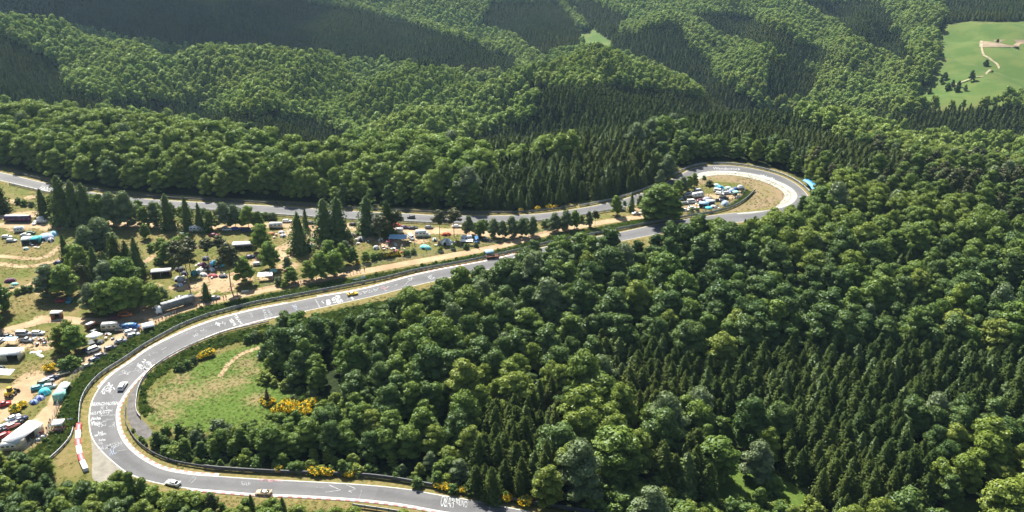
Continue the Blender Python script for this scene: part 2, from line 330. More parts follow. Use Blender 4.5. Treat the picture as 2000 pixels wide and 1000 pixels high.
# right-hand clearing low in the picture, far field, valley meadow: cut out of the forest floor
U, VV, T_ = proj(X, Y, AZ.ravel())
CLR = [[(1380,945),(1405,890),(1500,900),(1545,922),(1585,942),(1610,1000),(1620,1300),(1400,1300)], [(1850,985),(1880,940),(1935,935),(1985,965),(2010,1010),(2010,1250),(1880,1250)], [(1130,945),(1200,925),(1300,950),(1395,985),(1400,1300),(1130,1300)]]
FIELD = [(1832,70),(1836,46),(1900,42),(2300,38),(2300,205),(2000,198),(1960,204),(1900,214),(1860,216),(1825,216),(1790,214),(1790,185),(1812,168),(1824,150),(1830,110)]
VALM = [(1132,66),(1160,56),(1198,84),(1190,104),(1140,106)]
CLRW = [GP(p, -8) for p in CLR[:2]] + [GP(CLR[2], -4)]
for p in CLRW: inn = soft(sdist(X, Y, p), 4); gm[:, 2] = np.minimum(gm[:, 2], 1-inn); gm[:, 3] = np.maximum(gm[:, 3], .75*inn)
fld = in_poly(U, VV, FIELD) & (T_ > 850) & (T_ < 1400); vlm = in_poly(U, VV, VALM) & (T_ > 1100)
gm[fld | vlm, 2] = 0; gm2[fld | vlm, 2] = 1
hz_ = None
n0, n1 = AX.shape; ii = np.arange(n0*n1).reshape(n0, n1)
GF = np.stack([ii[:-1, :-1], ii[:-1, 1:], ii[1:, 1:], ii[1:, :-1]], -1).reshape(-1, 4)
N = NT('ground'); geo = N.n('ShaderNodeNewGeometry').outputs['Position']
a1 = N.n('ShaderNodeAttribute', attribute_name='m1'); a2 = N.n('ShaderNodeAttribute', attribute_name='m2')
sp1 = N.n('ShaderNodeSeparateColor'); N.l(a1.outputs[0], sp1.inputs[0]); sp2 = N.n('ShaderNodeSeparateColor'); N.l(a2.outputs[0], sp2.inputs[0])
n_big, n_mid, n_fine, n_xf = N.noise(geo, .03, 4), N.noise(geo, .12, 5, .65), N.noise(geo, .7, 5, .7), N.noise(geo, 3.0, 4, .7)
def thr(sock, w_=.22):                      # ragged edge: mask + noise
    return N.ramp(N.math('ADD', sock, N.math('MULTIPLY_ADD', n_fine, .9, -.45)), .5-w_, .5+w_)
grass = N.mix(N.ramp(n_mid, .35, .62), (.085, .125, .022), (.19, .168, .058))
grass = N.mix(N.ramp(n_fine, .3, .7), grass, N.mix(N.ramp(n_big, .4, .6), (.15, .16, .04), (.26, .20, .09)))
mead = N.mix(N.ramp(n_fine, .35, .68), (.075, .140, .020), (.125, .185, .038))
mead = N.mix(N.math('MULTIPLY', N.ramp(N.math('ADD', sp2.outputs[1], N.math('MULTIPLY_ADD', n_fine, 1.6, -.8)), .3, .9), .85), mead, (.30, .225, .12))
col = N.mix(thr(a1.outputs['Alpha']), grass, mead)
inn_c = N.mix(N.ramp(N.math('ADD', n_mid, N.math('MULTIPLY', n_fine, .4)), .5, .85), (.21, .185, .075), (.28, .215, .13))
col = N.mix(thr(sp2.outputs[0]), col, inn_c)
col = N.mix(thr(sp1.outputs[1]), col, N.mix(N.ramp(n_fine, .35, .7), (.16, .16, .045), (.30, .235, .105)))
sand = N.mix(N.ramp(n_mid, .35, .65), (.34, .24, .145), (.54, .43, .27)); sand = N.mix(N.ramp(n_xf, .3, .75), sand, (.46, .33, .19))
col = N.mix(thr(sp1.outputs[0], .16), col, sand)
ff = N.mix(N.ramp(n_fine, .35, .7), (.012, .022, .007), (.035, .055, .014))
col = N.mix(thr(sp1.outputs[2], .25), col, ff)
fc = N.mix(N.ramp(n_big, .4, .6), (.075, .140, .030), (.125, .175, .045)); fc = N.mix(N.ramp(N.noise(geo, .012, 4), .54, .72), fc, (.17, .18, .055)); fc = N.mix(N.math('MULTIPLY', n_fine, .5), fc, (.06, .11, .02))
fc = N.mix(a2.outputs['Alpha'], fc, (.27, .19, .115)); fc = N.mix(sp1.outputs[0], fc, (.42, .33, .18))
col = N.mix(sp2.outputs[2], col, fc)
col = N.mix(N.math('MULTIPLY', N.ramp(n_xf, .35, .75), .30), col, N.mix(.6, col, (.02, .03, .005)))
col = N.mix(1.0, (0, 0, 0), col); dk = N.n('ShaderNodeMix', data_type='RGBA', blend_type='MULTIPLY'); dk.inputs[0].default_value = 1; N.l(col, dk.inputs[6]); dk.inputs[7].default_value = (.82, .79, .80, 1); N.l(dk.outputs[2], N.b.inputs['Base Color']); N.b.inputs['Roughness'].default_value = .95; N.b.inputs['Specular IOR Level'].default_value = .1
N.bump(N.math('ADD', N.math('MULTIPLY', n_xf, .5), n_fine), .35, .8)
gme = mesh('ground', np.c_[X, Y, AZ.ravel()], GF, [N.mat], smooth_=True)
for nm, arr in (('m1', gm), ('m2', gm2)):
    at = gme.color_attributes.new(nm, 'FLOAT_COLOR', 'POINT'); at.data.foreach_set('color', arr.astype(np.float32).ravel())
struct('ground', gme, 'rolling ground of dry grass, sandy tracks and forest floor')
# ---------------------------------------------------------------- the race track
def asphalt(name, c0, c1, c2):
    N = NT(name); geo = N.n('ShaderNodeNewGeometry').outputs['Position']; at = N.n('ShaderNodeAttribute', attribute_name='along')
    a, b, d = N.noise(geo, .08, 4), N.noise(geo, .6, 5, .7), N.noise(geo, 6, 3, .7)
    col = N.mix(N.ramp(a, .35, .65), c0, c1); col = N.mix(N.math('MULTIPLY', N.ramp(b, .45, .75), .5), col, c2)
    col = N.mix(N.math('MULTIPLY', d, .35), col, tuple(x*.5 for x in c0))
    st = N.ramp(N.noise(geo, .9, 6, .8), .60, .70)
    col = N.mix(N.math('MULTIPLY', st, N.math('MULTIPLY', N.ramp(N.noise(geo, .05, 2), .45, .6), .28)), col, (.4, .42, .43))
    sx = N.n('ShaderNodeSeparateXYZ'); N.l(at.outputs['Vector'], sx.inputs[0]); la = N.math('ADD', sx.outputs[0], N.math('MULTIPLY_ADD', a, .5, -.25))
    band = N.math('SUBTRACT', 1.0, N.ramp(N.math('ABSOLUTE', N.math('SUBTRACT', la, .5)), .05, .3))
    vm = N.n('ShaderNodeVectorMath', operation='MULTIPLY'); N.l(at.outputs['Vector'], vm.inputs[0]); vm.inputs[1].default_value = (16, .05, 1); stv = N.noise(vm.outputs[0], 1, 3, .6)
    col = N.mix(N.math('MULTIPLY', band, N.math('MULTIPLY_ADD', stv, .5, .12)), col, tuple(x*.55 for x in c0))
    dust = N.ramp(N.math('ADD', N.math('ABSOLUTE', N.math('SUBTRACT', sx.outputs[0], .5)), N.math('MULTIPLY_ADD', b, .24, -.12)), .40, .52)
    col = N.mix(N.math('MULTIPLY', dust, .6), col, (.22, .19, .14))
    fl = N.n('ShaderNodeMath', operation='FLOOR'); N.l(N.math('MULTIPLY', sx.outputs[1], .035), fl.inputs[0]); wn = N.n('ShaderNodeTexWhiteNoise', noise_dimensions='1D'); N.l(fl.outputs[0], wn.inputs[1])
    col = N.mix(N.math('MULTIPLY', wn.outputs[0], .22), col, tuple(x*1.35 for x in c1))
    N.l(col, N.b.inputs['Base Color']); N.b.inputs['Roughness'].default_value = .8; N.b.inputs['Specular IOR Level'].default_value = .25
    return N.mat
M_ASPH = asphalt('asphalt', (.092, .093, .098), (.122, .122, .124), (.155, .157, .16))
M_ASPH2 = plain('worn_asphalt', (.085, .077, .072), .85, 0, .25, .5)
M_CONC = plain('concrete', (.36, .35, .31), .85, 0, .15, .25); M_CONC2 = plain('concrete_apron', (.31, .30, .255), .85, 0, .18, .3)
M_RUN = plain('runoff_concrete', (.185, .17, .135), .85, 0, .18, .35)
M_LINE = plain('white_road_paint', (.40, .39, .35), .6, 0, .15, .8); M_KRED = plain('faded_red_paint', (.40, .15, .13), .6, 0, .2, .8)
M_KWH = plain('kerb_white_paint', (.44, .41, .375), .6, 0, .12, .8)
tm = strip(Lw, Rm, .03, 'race_track', M_ASPH, 8); nL = len(Lw); sl = np.r_[0, np.cumsum(np.linalg.norm(np.diff(Lw, axis=0), axis=1))]
at = tm.attributes.new('along', 'FLOAT_VECTOR', 'POINT'); at.data.foreach_set('vector', np.c_[np.repeat(np.arange(9)/8, nL), np.tile(sl, 9), np.zeros(9*nL)].astype(np.float32).ravel())
struct('race_track', tm, 'grey asphalt race track covered in chalked writing')
def sub(P, a, b):                           # the stretch of a polyline between two photograph points
    A, B = np.array(G(*a)[:2]), np.array(G(*b)[:2]); i = int(np.linalg.norm(P-A, axis=1).argmin()); j = int(np.linalg.norm(P-B, axis=1).argmin())
    return P[min(i, j):max(i, j)+1]
def offs(P, d): return P + normals(P)*d
Rn = nearest_on(Rw, Lw)
def edge_line(P, side, w_, z=.045, nm='track_edge_line'): return strip(offs(P, 0), offs(P, side*w_), z, nm, M_LINE)
struct('track_edge_line', edge_line(Lw, -1, .30)); struct('track_edge_line', edge_line(Rw, 1, .30))
def kerb(P, side, w_=.9, per=1.35, red=.5):
    P = smooth(P, per/2); A = offs(P, -side*.02); B = offs(P, side*w_); n = len(P)
    V = np.vstack([np.c_[A, np.full(n, .05)], np.c_[B, np.full(n, .13)], np.c_[offs(P, side*(w_+.05)), np.full(n, .0)]])
    a = np.arange(n-1); F = np.vstack([np.c_[a, a+n, a+n+1, a+1], np.c_[a+n, a+2*n, a+2*n+1, a+n+1]])
    if side < 0: F = F[:, ::-1]
    m = np.r_[(a//2) % 2, (a//2) % 2]
    return mesh('kerb', V, F[:, ::-1], [M_KWH, M_KRED], m)
for P, a, b, s_, lab in ((Rw, (246,768), (430,930), -1, 'red and white kerb inside the near bend'), (Lw, (194,756), (560,592), 1, 'pale worn kerb along the outside of the track after the bend'),
        (Rw, (246,768), (600,607), -1, 'pale kerb along the inside of the track beyond the bend'), (Lw, (620,580), (1007,496), 1, 'pale kerb on the camp side of the straight'),
        (Lw, (370,955), (700,976), 1, 'red and white kerb on the outside at the picture\'s foot'), (Lw, (700,976), (900,1003), 1, 'red and white kerb leading out of the picture at the foot')):
    struct('kerb', kerb(sub(P, a, b), s_, .8 if 'pale' in lab else 1.0), lab)
# banked concrete lane of the hairpin
CIN = smooth(GP([(1440,418.5),(1470,416.5),(1500,411.5),(1516,403),(1526,393),(1532,384),(1527,373),(1508,362),(1480,352),(1450,345),(1420,341.6),(1390,343),(1370,348),(1352,357),(1342,362)]), 2)
CM = nearest_on(CIN, sub(Lw, (1400,419), (1330,361)))
# keep the whole band, master on the inner edge
MID = CIN*.45 + CM*.55
struct('concrete_lane', strip(CM, MID + (CM-MID)*.03, .045, 'concrete_lane', M_CONC)); struct('concrete_apron', strip(MID - (CM-MID)*.06, CIN, .045, 'concrete_apron', M_CONC2))
def poly_sheet(name, px, z, mat, label=None):
    P = smooth(np.vstack([GP(px), GP(px[:1])]), 1.5)[:-1]; return struct(name, mesh(name, np.c_[P, np.full(len(P), z)], [tuple(range(len(P)))], [mat]), label)
poly_sheet('runoff', [(176,846),(181,862),(196,880),(212,896),(230,912),(262,934),(290,948),(240,950),(200,945),(181,935),(180,905),(180,880)], .02, M_RUN, 'pale concrete run-off beside the near bend')
poly_sheet('escape_road', [(300,728),(285,738),(274,752),(266,775),(266,795),(270,812),(284,826),(298,846),(286,858),(276,855),(262,842),(252,824),(248,806),(249,785),(253,770),(262,756),(276,740),(292,727)], .02, M_ASPH2, 'worn asphalt escape road inside the bend')
M_GAP = plain('dark_joint', (.05, .05, .045), .9)

def draped(name, L_, R_, mat, label, nx=6, dz=.5):
    n = len(L_); V = []; F = []
    for i in range(n):
        for k in range(nx+1): p = L_[i]*(1-k/nx)+R_[i]*k/nx; V.append((p[0], p[1], float(hgt(p[0], p[1]))+dz))
    for i in range(n-1):
        for k in range(nx): a = i*(nx+1)+k; F.append((a, a+1, a+nx+2, a+nx+1))
    struct(name, mesh(name, V, F, [mat]), label)
M_TRACKD = plain('pale_dirt', (.27, .23, .14), .95, 0, .2, .2); M_PLOUGH = plain('ploughed_earth', (.20, .15, .09), .95, 0, .25, .05)
fp = smooth(np.array([on_ground(*p) for p in [(1914,80),(1918,98),(1932,114),(1944,123),(1951,131),(1946,139),(1925,145),(1900,152),(1880,160),(1862,167)]]), 8); Nf = normals(fp)
draped('field_track', fp+Nf*1.2, fp-Nf*1.2, M_TRACKD, 'pale track bending across the far field', 2)
bt = np.array([on_ground(u, 78) for u in range(1912, 2140, 20)]); bb_ = np.array([on_ground(u, 92.5) for u in range(1912, 2140, 20)]); draped('ploughed_strip', bt, bb_, M_PLOUGH, 'brown ploughed strip across the far field', 8, .4)
# ---------------------------------------------------------------- trees: templates
def leaves(C, Nn, size, rs, jit=.4, asp=.75):
    """leaf-clump faces: small bent quads centred at C facing roughly Nn"""
    n = len(C); Nn = Nn + rs.normal(0, jit, (n, 3)); Nn /= np.linalg.norm(Nn, axis=1)[:, None]
    a = np.cross(Nn, rs.normal(0, 1, (n, 3))); a /= np.linalg.norm(a, axis=1)[:, None]; b = np.cross(Nn, a)
    s = (size*rs.uniform(.65, 1.35, n))[:, None]*.5; a = a*s; b = b*s*asp
    V = np.stack([C-a-b*.6, C+a*.5-b, C+a+b*.5, C-a*.4+b], 1).reshape(-1, 3)
    return V, np.arange(4*n).reshape(n, 4)
def ico(sub=1):
    bm = bmesh.new(); bmesh.ops.create_icosphere(bm, subdivisions=sub, radius=1); V = np.array([v.co[:] for v in bm.verts])
    F = np.array([[v.index for v in f.verts] for f in bm.faces]); bm.free(); return V, F
IV, IF = ico(2)
def sph(rs, n):
    p = rs.normal(0, 1, (n, 3)); return p/np.linalg.norm(p, axis=1)[:, None]
def crown_broad(seed, H=16, R=4.6, low=.28, nl=20, per=95, size=.75, cone=0.0, name='broadleaf_crown', mats=(), droop=0.0):
    rs = np.random.RandomState(seed); cz = H*(low+1)/2; rz = H*(1-low)/2; VV, FF, MM = [], [], []; o = 0
    lob = []; ga = rs.uniform(0, 6.28)
    for k_ in range(nl):                       # lobes spiral up the crown, widest a third of the way up
        s_ = .10 + .84*((k_+.5)/nl)**(1.0) + rs.uniform(-.04, .04); ga += 2.4+rs.uniform(-.35, .35)
        pr = max(.05, 1-abs((s_-.36)/.66)**2.3)**.5*(1-cone*max(0, s_-.3)); rr = R*rs.uniform(.27, .44)*(1-.25*cone)
        d = max(0, R*pr-rr*.75)*(rs.uniform(.45, 1.05) if s_ > .6 else rs.uniform(.8, 1.08))
        lob.append((np.array([d*math.cos(ga), d*math.sin(ga), H*(low+(1-low)*s_)]), rr))
    for s_, q_ in ((.25, .5), (.45, .58), (.65, .5), (.8, .34)): lob.append((np.array([0, 0, H*(low+(1-low)*s_)]), R*q_*(1-cone*max(0, s_-.4))))
    for c_, r in lob:
        V = IV*r*.74*(1+rs.uniform(-.13, .13, (len(IV), 1))) + c_; VV.append(V); FF.append(np.c_[IF, IF[:, 2]] + o); o += len(V)
        d = sph(rs, per); d[:, 2] = np.abs(d[:, 2])*.85 + d[:, 2]*.15; d /= np.linalg.norm(d, axis=1)[:, None]
        C = c_ + d*r*rs.uniform(.75, 1.16, (per, 1))*np.array([1, 1, .92]); C[:, 2] -= droop*rs.uniform(0, 1, per)*r
        V, F = leaves(C, d, size, rs); VV.append(V); FF.append(F+o); o += len(V)
    V = np.vstack(VV); F = np.vstack(FF); V[:, 2] = np.maximum(V[:, 2], .15)
    tri = F[:, 2] == F[:, 3]; F2 = [tuple(f[:3]) if t else tuple(f) for f, t in zip(F.tolist(), tri)]
    return mesh(name, V, F2, mats)
def crown_spruce(seed, H=20, R=2.7, base=.04, n=950, size=.95, pw=.62, name='spruce_crown', mats=()):
    rs = np.random.RandomState(seed); f = rs.uniform(0, 1, n)**1.25; a = rs.uniform(0, 6.283, n)
    wh = 1+.22*np.sin(a*5+f*9) + .14*np.sin(a*9-f*23); tier = 1-.34*((f*9+.5*np.sin(a)+.3*np.sin(a*3)) % 1.0)
    r = R*(1-f)**pw*wh*tier*rs.uniform(.5, 1.18, n)+.05
    C = np.c_[r*np.cos(a), r*np.sin(a), H*(base+(1-base)*f)-r*.22+rs.normal(0, .12, n)]
    Nn = np.c_[np.cos(a)*.75, np.sin(a)*.75, np.full(n, .75)]
    V, F = leaves(C, Nn, 1.0, rs, .32, .6); sc = np.repeat(size*(.45+.75*(1-f)**.5), 4)[:, None]; Cc = np.repeat(C, 4, 0); V = Cc+(V-Cc)*sc
    V = V.tolist(); F = [tuple(q) for q in F.tolist()]; o = len(V); k = 9; m = 8
    for j in range(m):
        g = j/(m-1); q = R*.60*(1-g)**pw
        for i in range(k): w_ = 6.283*i/k+j*.35; e = q*rs.uniform(.7, 1.2); V.append((e*math.cos(w_), e*math.sin(w_), H*(base+(1-base)*g)-.2-e*.2))
    for j in range(m-1):
        for i in range(k): F.append((o+j*k+i, o+j*k+(i+1) % k, o+(j+1)*k+(i+1) % k)); F.append((o+j*k+i, o+(j+1)*k+(i+1) % k, o+(j+1)*k+i))
    return mesh(name, V, F, mats)
M_BARK = plain('bark', (.11, .085, .06), .95, 0, .3, 2); M_BARKP = plain('pine_bark', (.22, .12, .07), .95, 0, .3, 2)
def trunk(H, r, top=.8, mat=M_BARK, limbs=5, seed=0, name='trunk', lo=.35):
    rs = np.random.RandomState(seed); b = MB(); k = 5; p = np.array([0, 0, -.6]); 
    for i in range(k):
        q = np.array([rs.normal(0, .08), rs.normal(0, .08), H*top*(i+1)/k]); b.tube(p, q, r*(1-.75*i/k), r*(1-.75*(i+1)/k), 6); p = q
    for i in range(limbs):
        z = H*rs.uniform(lo, top*.9); a = rs.uniform(0, 6.28); L = H*rs.uniform(.12, .2)
        b.tube((0, 0, z), (L*math.cos(a), L*math.sin(a), z+L*.7), r*.35, r*.1, 4)
    return b.mesh(name, [mat])
F_MID = foliage('broadleaf_mid', (.090, .150, .026), (.138, .200, .036), (.125, .180, .032), .22)
F_DRK = foliage('broadleaf_dark', (.056, .100, .024), (.094, .142, .036), (.086, .134, .032), .18)
F_LGT = foliage('broadleaf_light', (.170, .230, .036), (.210, .250, .048), (.18, .235, .042), .3)
F_GRY = foliage('willow_grey', (.130, .175, .078), (.165, .205, .098), (.140, .185, .074), .25)
F_BCH = foliage('beech_leaves', (.140, .220, .036), (.195, .262, .048), (.180, .240, .042), .28)
F_FAR = foliage('far_leaves_brightened', (.190, .275, .060), (.245, .325, .075), (.225, .290, .060), .28, .012)  # brightness of the sunlit far hills is put into this leaf colour
F_SPR = foliage('spruce_needles', (.032, .056, .014), (.062, .088, .020), (.070, .088, .020), .08, .006, .004)
F_LAR = foliage('larch_needles', (.085, .130, .036), (.110, .155, .042), (.105, .140, .034), .2)
F_PIN = foliage('pine_needles', (.075, .085, .034), (.110, .105, .048), (.09, .10, .036), .15)
F_SHR = foliage('shrub_leaves', (.10, .165, .036), (.135, .20, .05), (.13, .19, .046), .28)
F_YEL = foliage('broom_flowers', (.72, .46, .012), (.80, .56, .03), (.74, .48, .015), .2)
F_BRN = foliage('brown_twigs', (.10, .075, .045), (.13, .09, .05), (.11, .08, .05), .1)
BRO = [crown_broad(100+i, H=16, R=r, low=lw, nl=nl, per=185, size=.54, cone=cn, mats=[m]) for i, (r, lw, nl, cn, m) in enumerate(
      [(4.9, .06, 24, .0, F_MID), (4.5, .05, 22, .3, F_MID), (5.2, .08, 26, .1, F_DRK), (4.4, .04, 20, .25, F_DRK), (4.8, .06, 23, .05, F_LGT), (3.9, .02, 19, .45, F_MID), (4.9, .03, 22, .1, F_GRY), (5.0, .08, 23, .0, F_BCH), (4.5, .06, 20, .15, F_BCH)])]
BROF = [crown_broad(200+i, H=16, R=r, low=.3, nl=15, per=44, size=1.05, cone=.1, mats=[m], name='far_broadleaf_crown') for i, (r, m) in enumerate([(4.8, F_FAR), (4.4, F_FAR), (4.6, F_BCH), (4.6, F_FAR), (4.5, F_LGT)])]
SPR = [crown_spruce(300+i, H=20, R=r, n=1300, pw=.55, size=1.1, mats=[m]) for i, (r, m) in enumerate([(5.0, F_SPR), (4.4, F_SPR), (5.6, F_SPR), (4.7, F_LAR)])]
SPRF = [crown_spruce(320+i, H=20, R=r, n=260, size=1.9, pw=.55, mats=[F_SPR], name='far_spruce_crown') for i, r in enumerate((5.0, 4.5, 5.6))]
PIN = [crown_broad(340+i, H=17, R=3.3, low=.52, nl=13, per=80, size=.6, mats=[F_PIN], name='pine_crown') for i in range(3)]
LAR = [crown_spruce(350+i, H=18, R=4.6, n=1000, size=1.0, pw=.7, mats=[F_LAR], name='larch_crown', base=.08) for i in range(2)]
SHB = [crown_broad(360+i, H=3.2, R=2.0, low=-.1, nl=11, per=50, size=.48, mats=[m], name='shrub_leaves') for i, m in enumerate([F_SHR, F_MID, F_SHR, F_GRY, F_LGT])]
BRM = [crown_broad(370+i, H=2.2, R=1.5, low=-.1, nl=9, per=55, size=.36, mats=[F_SHR], name='broom_stems') for i in range(2)]
def flower_mesh(seed):
    rs = np.random.RandomState(seed); n = 190; d = sph(rs, n); d[:, 2] = np.abs(d[:, 2]); C = d*np.array([1.62, 1.62, 1.35])*rs.uniform(.8, 1.08, (n, 1)) + (0, 0, .95)
    V, F = leaves(C, d, .42, rs, .4); return mesh('flowers', V, F, [F_YEL])
FLW = [flower_mesh(380), flower_mesh(381)]
BUSH_BRN = crown_spruce(390, H=5.5, R=1.5, n=260, size=.5, mats=[F_BRN], name='bare_crown')
TRK = [trunk(16, .26, .75, M_BARK, 6, 1), trunk(16, .22, .75, M_BARK, 5, 2)]; TRKS = [trunk(20, .22, .95, M_BARK, 0, 3)]; TRKP = [trunk(17, .24, .85, M_BARKP, 7, 4, lo=.55)]
KINDS = {'broad': ('broadleaf_tree', 'tree', BRO, TRK, 16.), 'spruce': ('spruce_tree', 'spruce', SPR, TRKS, 20.), 'pine': ('pine_tree', 'pine', PIN, TRKP, 17.),
         'larch': ('larch_tree', 'larch', LAR, TRKS, 18.), 'shrub': ('shrub', 'shrub', SHB, None, 3.2), 'broom': ('broom_shrub', 'broom shrub', BRM, FLW, 2.2)}
def plant(kind, x, y, z, h, wide, var, rz, label, group):
    nm, cat, crowns, trunks, H0 = KINDS[kind]; s = h/H0
    r = empty(nm, (x, y, z), rz); tag(r, label, cat, group)
    cn = 'foliage' if kind in ('shrub', 'broom') else 'crown'
    cr = obj(cn, crowns[var % len(crowns)], r); cr.scale = (s*wide, s*wide, s)
    if kind == 'broom': f = obj('flowers', trunks[var % 2], r); f.scale = (s*wide, s*wide, s)
    elif trunks: t = obj('trunk', trunks[var % len(trunks)], r); t.scale = (s, s, s)
    return r
# ---------------------------------------------------------------- the forest: where every tree stands and what it is
# stands of conifers seen in the photograph (outlines of the canopy), everything else is broadleaved
CON = [[(1168,82),(1200,58),(1260,58),(1330,90),(1400,145),(1480,196),(1400,200),(1384,184),(1304,136),(1232,109),(1190,96)],[(1165,640),(1230,665),(1300,655),(1380,690),(1480,670),(1560,660),(1600,640),(1700,660),(1800,650),(1900,672),(2100,650),(2100,790),(1990,800),(1950,790),(1930,770),(1880,778),(1850,770),(1800,780),(1770,800),(1800,850),(1830,890),(1840,960),(1760,1000),(1700,985),(1640,965),(1560,960),(1530,860),(1545,830),(1500,780),(1440,790),(1340,770),(1280,780),(1220,790),(1180,750)],
 [(1265,905),(1300,850),(1350,830),(1380,860),(1400,930),(1400,985),(1340,960),(1290,925)], [(1430,950),(1440,900),(1480,850),(1500,870),(1500,930),(1460,960)], [(925,870),(940,790),(1000,760),(1060,770),(1100,790),(1090,850),(1060,920),(1000,930),(960,920)],
 [(1050,165),(1200,160),(1400,185),(1500,205),(1600,225),(1640,262),(1720,290),(1800,300),(1700,330),(1560,330),(1500,300),(1420,285),(1330,280),(1340,240),(1260,250),(1230,280),(1150,290),(1050,285),(960,300),(880,298),(950,250),(1040,220)],
 [(930,385),(940,330),(1000,310),(1100,300),(1180,290),(1290,265),(1360,250),(1450,240),(1520,260),(1540,285),(1500,300),(1420,285),(1340,290),(1290,330),(1270,360),(1200,395),(1050,405)],
 [(-100,-200),(640,-200),(600,0),(700,15),(800,40),(900,70),(960,95),(1010,110),(1010,140),(850,132),(700,112),(500,92),(380,90),(250,72),(100,40),(-100,20)],
 [(-100,60),(0,60),(120,120),(130,165),(220,190),(330,190),(420,215),(560,215),(650,240),(700,275),(640,300),(540,285),(420,245),(300,215),(180,205),(60,200),(-100,190)],
 [(960,0),(1090,0),(1140,60),(1130,90),(1050,105),(1000,60),(930,50)], [(1100,0),(1160,0),(1230,30),(1190,85),(1150,50)], [(1220,95),(1260,50),(1330,40),(1350,90),(1390,120),(1410,165),(1400,180),(1340,150)],
 [(1350,20),(1470,30),(1560,70),(1540,95),(1440,80),(1380,50)], [(1500,110),(1560,110),(1600,150),(1580,190),(1500,195)], [(1560,0),(1720,0),(1760,50),(1700,60),(1620,40)], [(1830,-100),(2100,-100),(2100,45),(1900,42),(1850,30)],
 [(1650,200),(1750,215),(1850,200),(2100,200),(2100,280),(1960,270),(1820,262),(1780,255),(1700,225)], [(1640,40),(1760,60),(1800,130),(1740,110),(1660,70)], [(1480,95),(1560,80),(1640,100),(1600,125)]]
PINEP = [[(1540,290),(1640,262),(1760,300),(1860,320),(1900,300),(2100,340),(2100,420),(1900,400),(1760,370),(1660,345),(1610,330)]]
rs = np.random.RandomState(5)
def jgrid(x0, x1, y0, y1, s, keep=1.0):
    a, b = np.meshgrid(np.arange(x0, x1, s), np.arange(y0, y1, s*.87)); a = a + (np.arange(a.shape[0]) % 2)[:, None]*s/2
    a = a + rs.uniform(-.33, .33, a.shape)*s; b = b + rs.uniform(-.33, .33, b.shape)*s; return a.ravel(), b.ravel()
def inany(u, v, PS):
    r = np.zeros(len(u), bool)
    for p in PS: r |= in_poly(u, v, p)
    return r
def forest_points(s, con):
    out = []
    for x0, x1, y0, y1 in ((-1300, 1300, 120, 2050),):
        x, y = jgrid(x0, x1, y0, y1, s); z = hgt(x, y); u, v, t = proj(x, y, z)
        ok = (u > -620) & (u < 2620) & (v > -120) & (v < 1400) & (t > 60)
        x, y, z = x[ok], y[ok], z[ok]
        nearp = (y < 560) & (np.abs(x) < 420); k = np.ones(len(x), bool); k[nearp] = ~in_poly(x[nearp], y[nearp], K); x, y, z = x[k], y[k], z[k]
        for p in CLRW: k = ~in_poly(x, y, p); x, y, z = x[k], y[k], z[k]
        u, v, t = proj(x, y, z); uc, vc, tc_ = proj(x, y, z+11.0)
        k = ~(in_poly(u, v, FIELD) & (t > 850)) & ~(in_poly(u, v, VALM) & (t > 1100)); x, y, z, u, v, t, uc, vc = [q[k] for q in (x, y, z, u, v, t, uc, vc)]
        ic = inany(uc, vc, CON) | ((np.sin(x*.19+3)*np.sin(y*.23)+.5*np.sin(x*.07-y*.05) > 1.12) & (t < 640) & (uc > 640)); ip = inany(uc, vc, PINEP)
        rim = (y > 440) & (uc > 1285) & (uc < 1660); rim[rim] = sdist(x[rim], y[rim], K) < 17; ic &= ~rim
        k = ic if con else ~ic
        out.append(np.c_[x, y, z, u, v, t, ip][k])
    return np.vstack(out)
FB = forest_points(8.3, False); FS = forest_points(4.9, True)
def lowland(P): u, v = P[:, 3], P[:, 4]; return ((v > 895) & (u < 900)) | ((v > 800) & (v < 960) & (u > 280) & (u < 860)) | ((v > 590) & (v < 670) & (u > 480) & (u < 720) & (P[:, 5] < 420))
FL = forest_points(5.0, False); FM = forest_points(6.5, False); FD = forest_points(5.3, False)
DOME = [(640,110),(850,125),(1000,125),(1080,105),(1160,85),(1240,100),(1400,180),(1380,200),(1200,170),(1050,165),(850,200),(700,255),(600,200),(580,150)]
def dome(P): return in_poly(P[:, 3], P[:, 4], DOME) & (P[:, 5] > 700) & (P[:, 5] < 1000)
FB = np.vstack([FB[~lowland(FB) & (FB[:, 5] < 660)], FL[lowland(FL)], FM[(FM[:, 5] >= 660) & ~dome(FM)], FD[dome(FD)]])
def visible(P, hh=14.0):                     # is the upper crown in view (not behind a ridge or out of frame)
    x, y, z, t = P[:, 0], P[:, 1], P[:, 2], P[:, 5]; u, v, _ = proj(x, y, z+hh); ok = (u > -560) & (u < 2560) & (v > -60) & (v < 1130)
    bl = np.zeros(len(x), bool)
    for f in np.linspace(.25, .985, 60):
        bl |= (CAMH + (z+hh+4-CAMH)*f) < hgt(x*f, y*f) + 1.0
    return ok & ~bl
FB = FB[visible(FB)]; FS = FS[visible(FS, 17)]
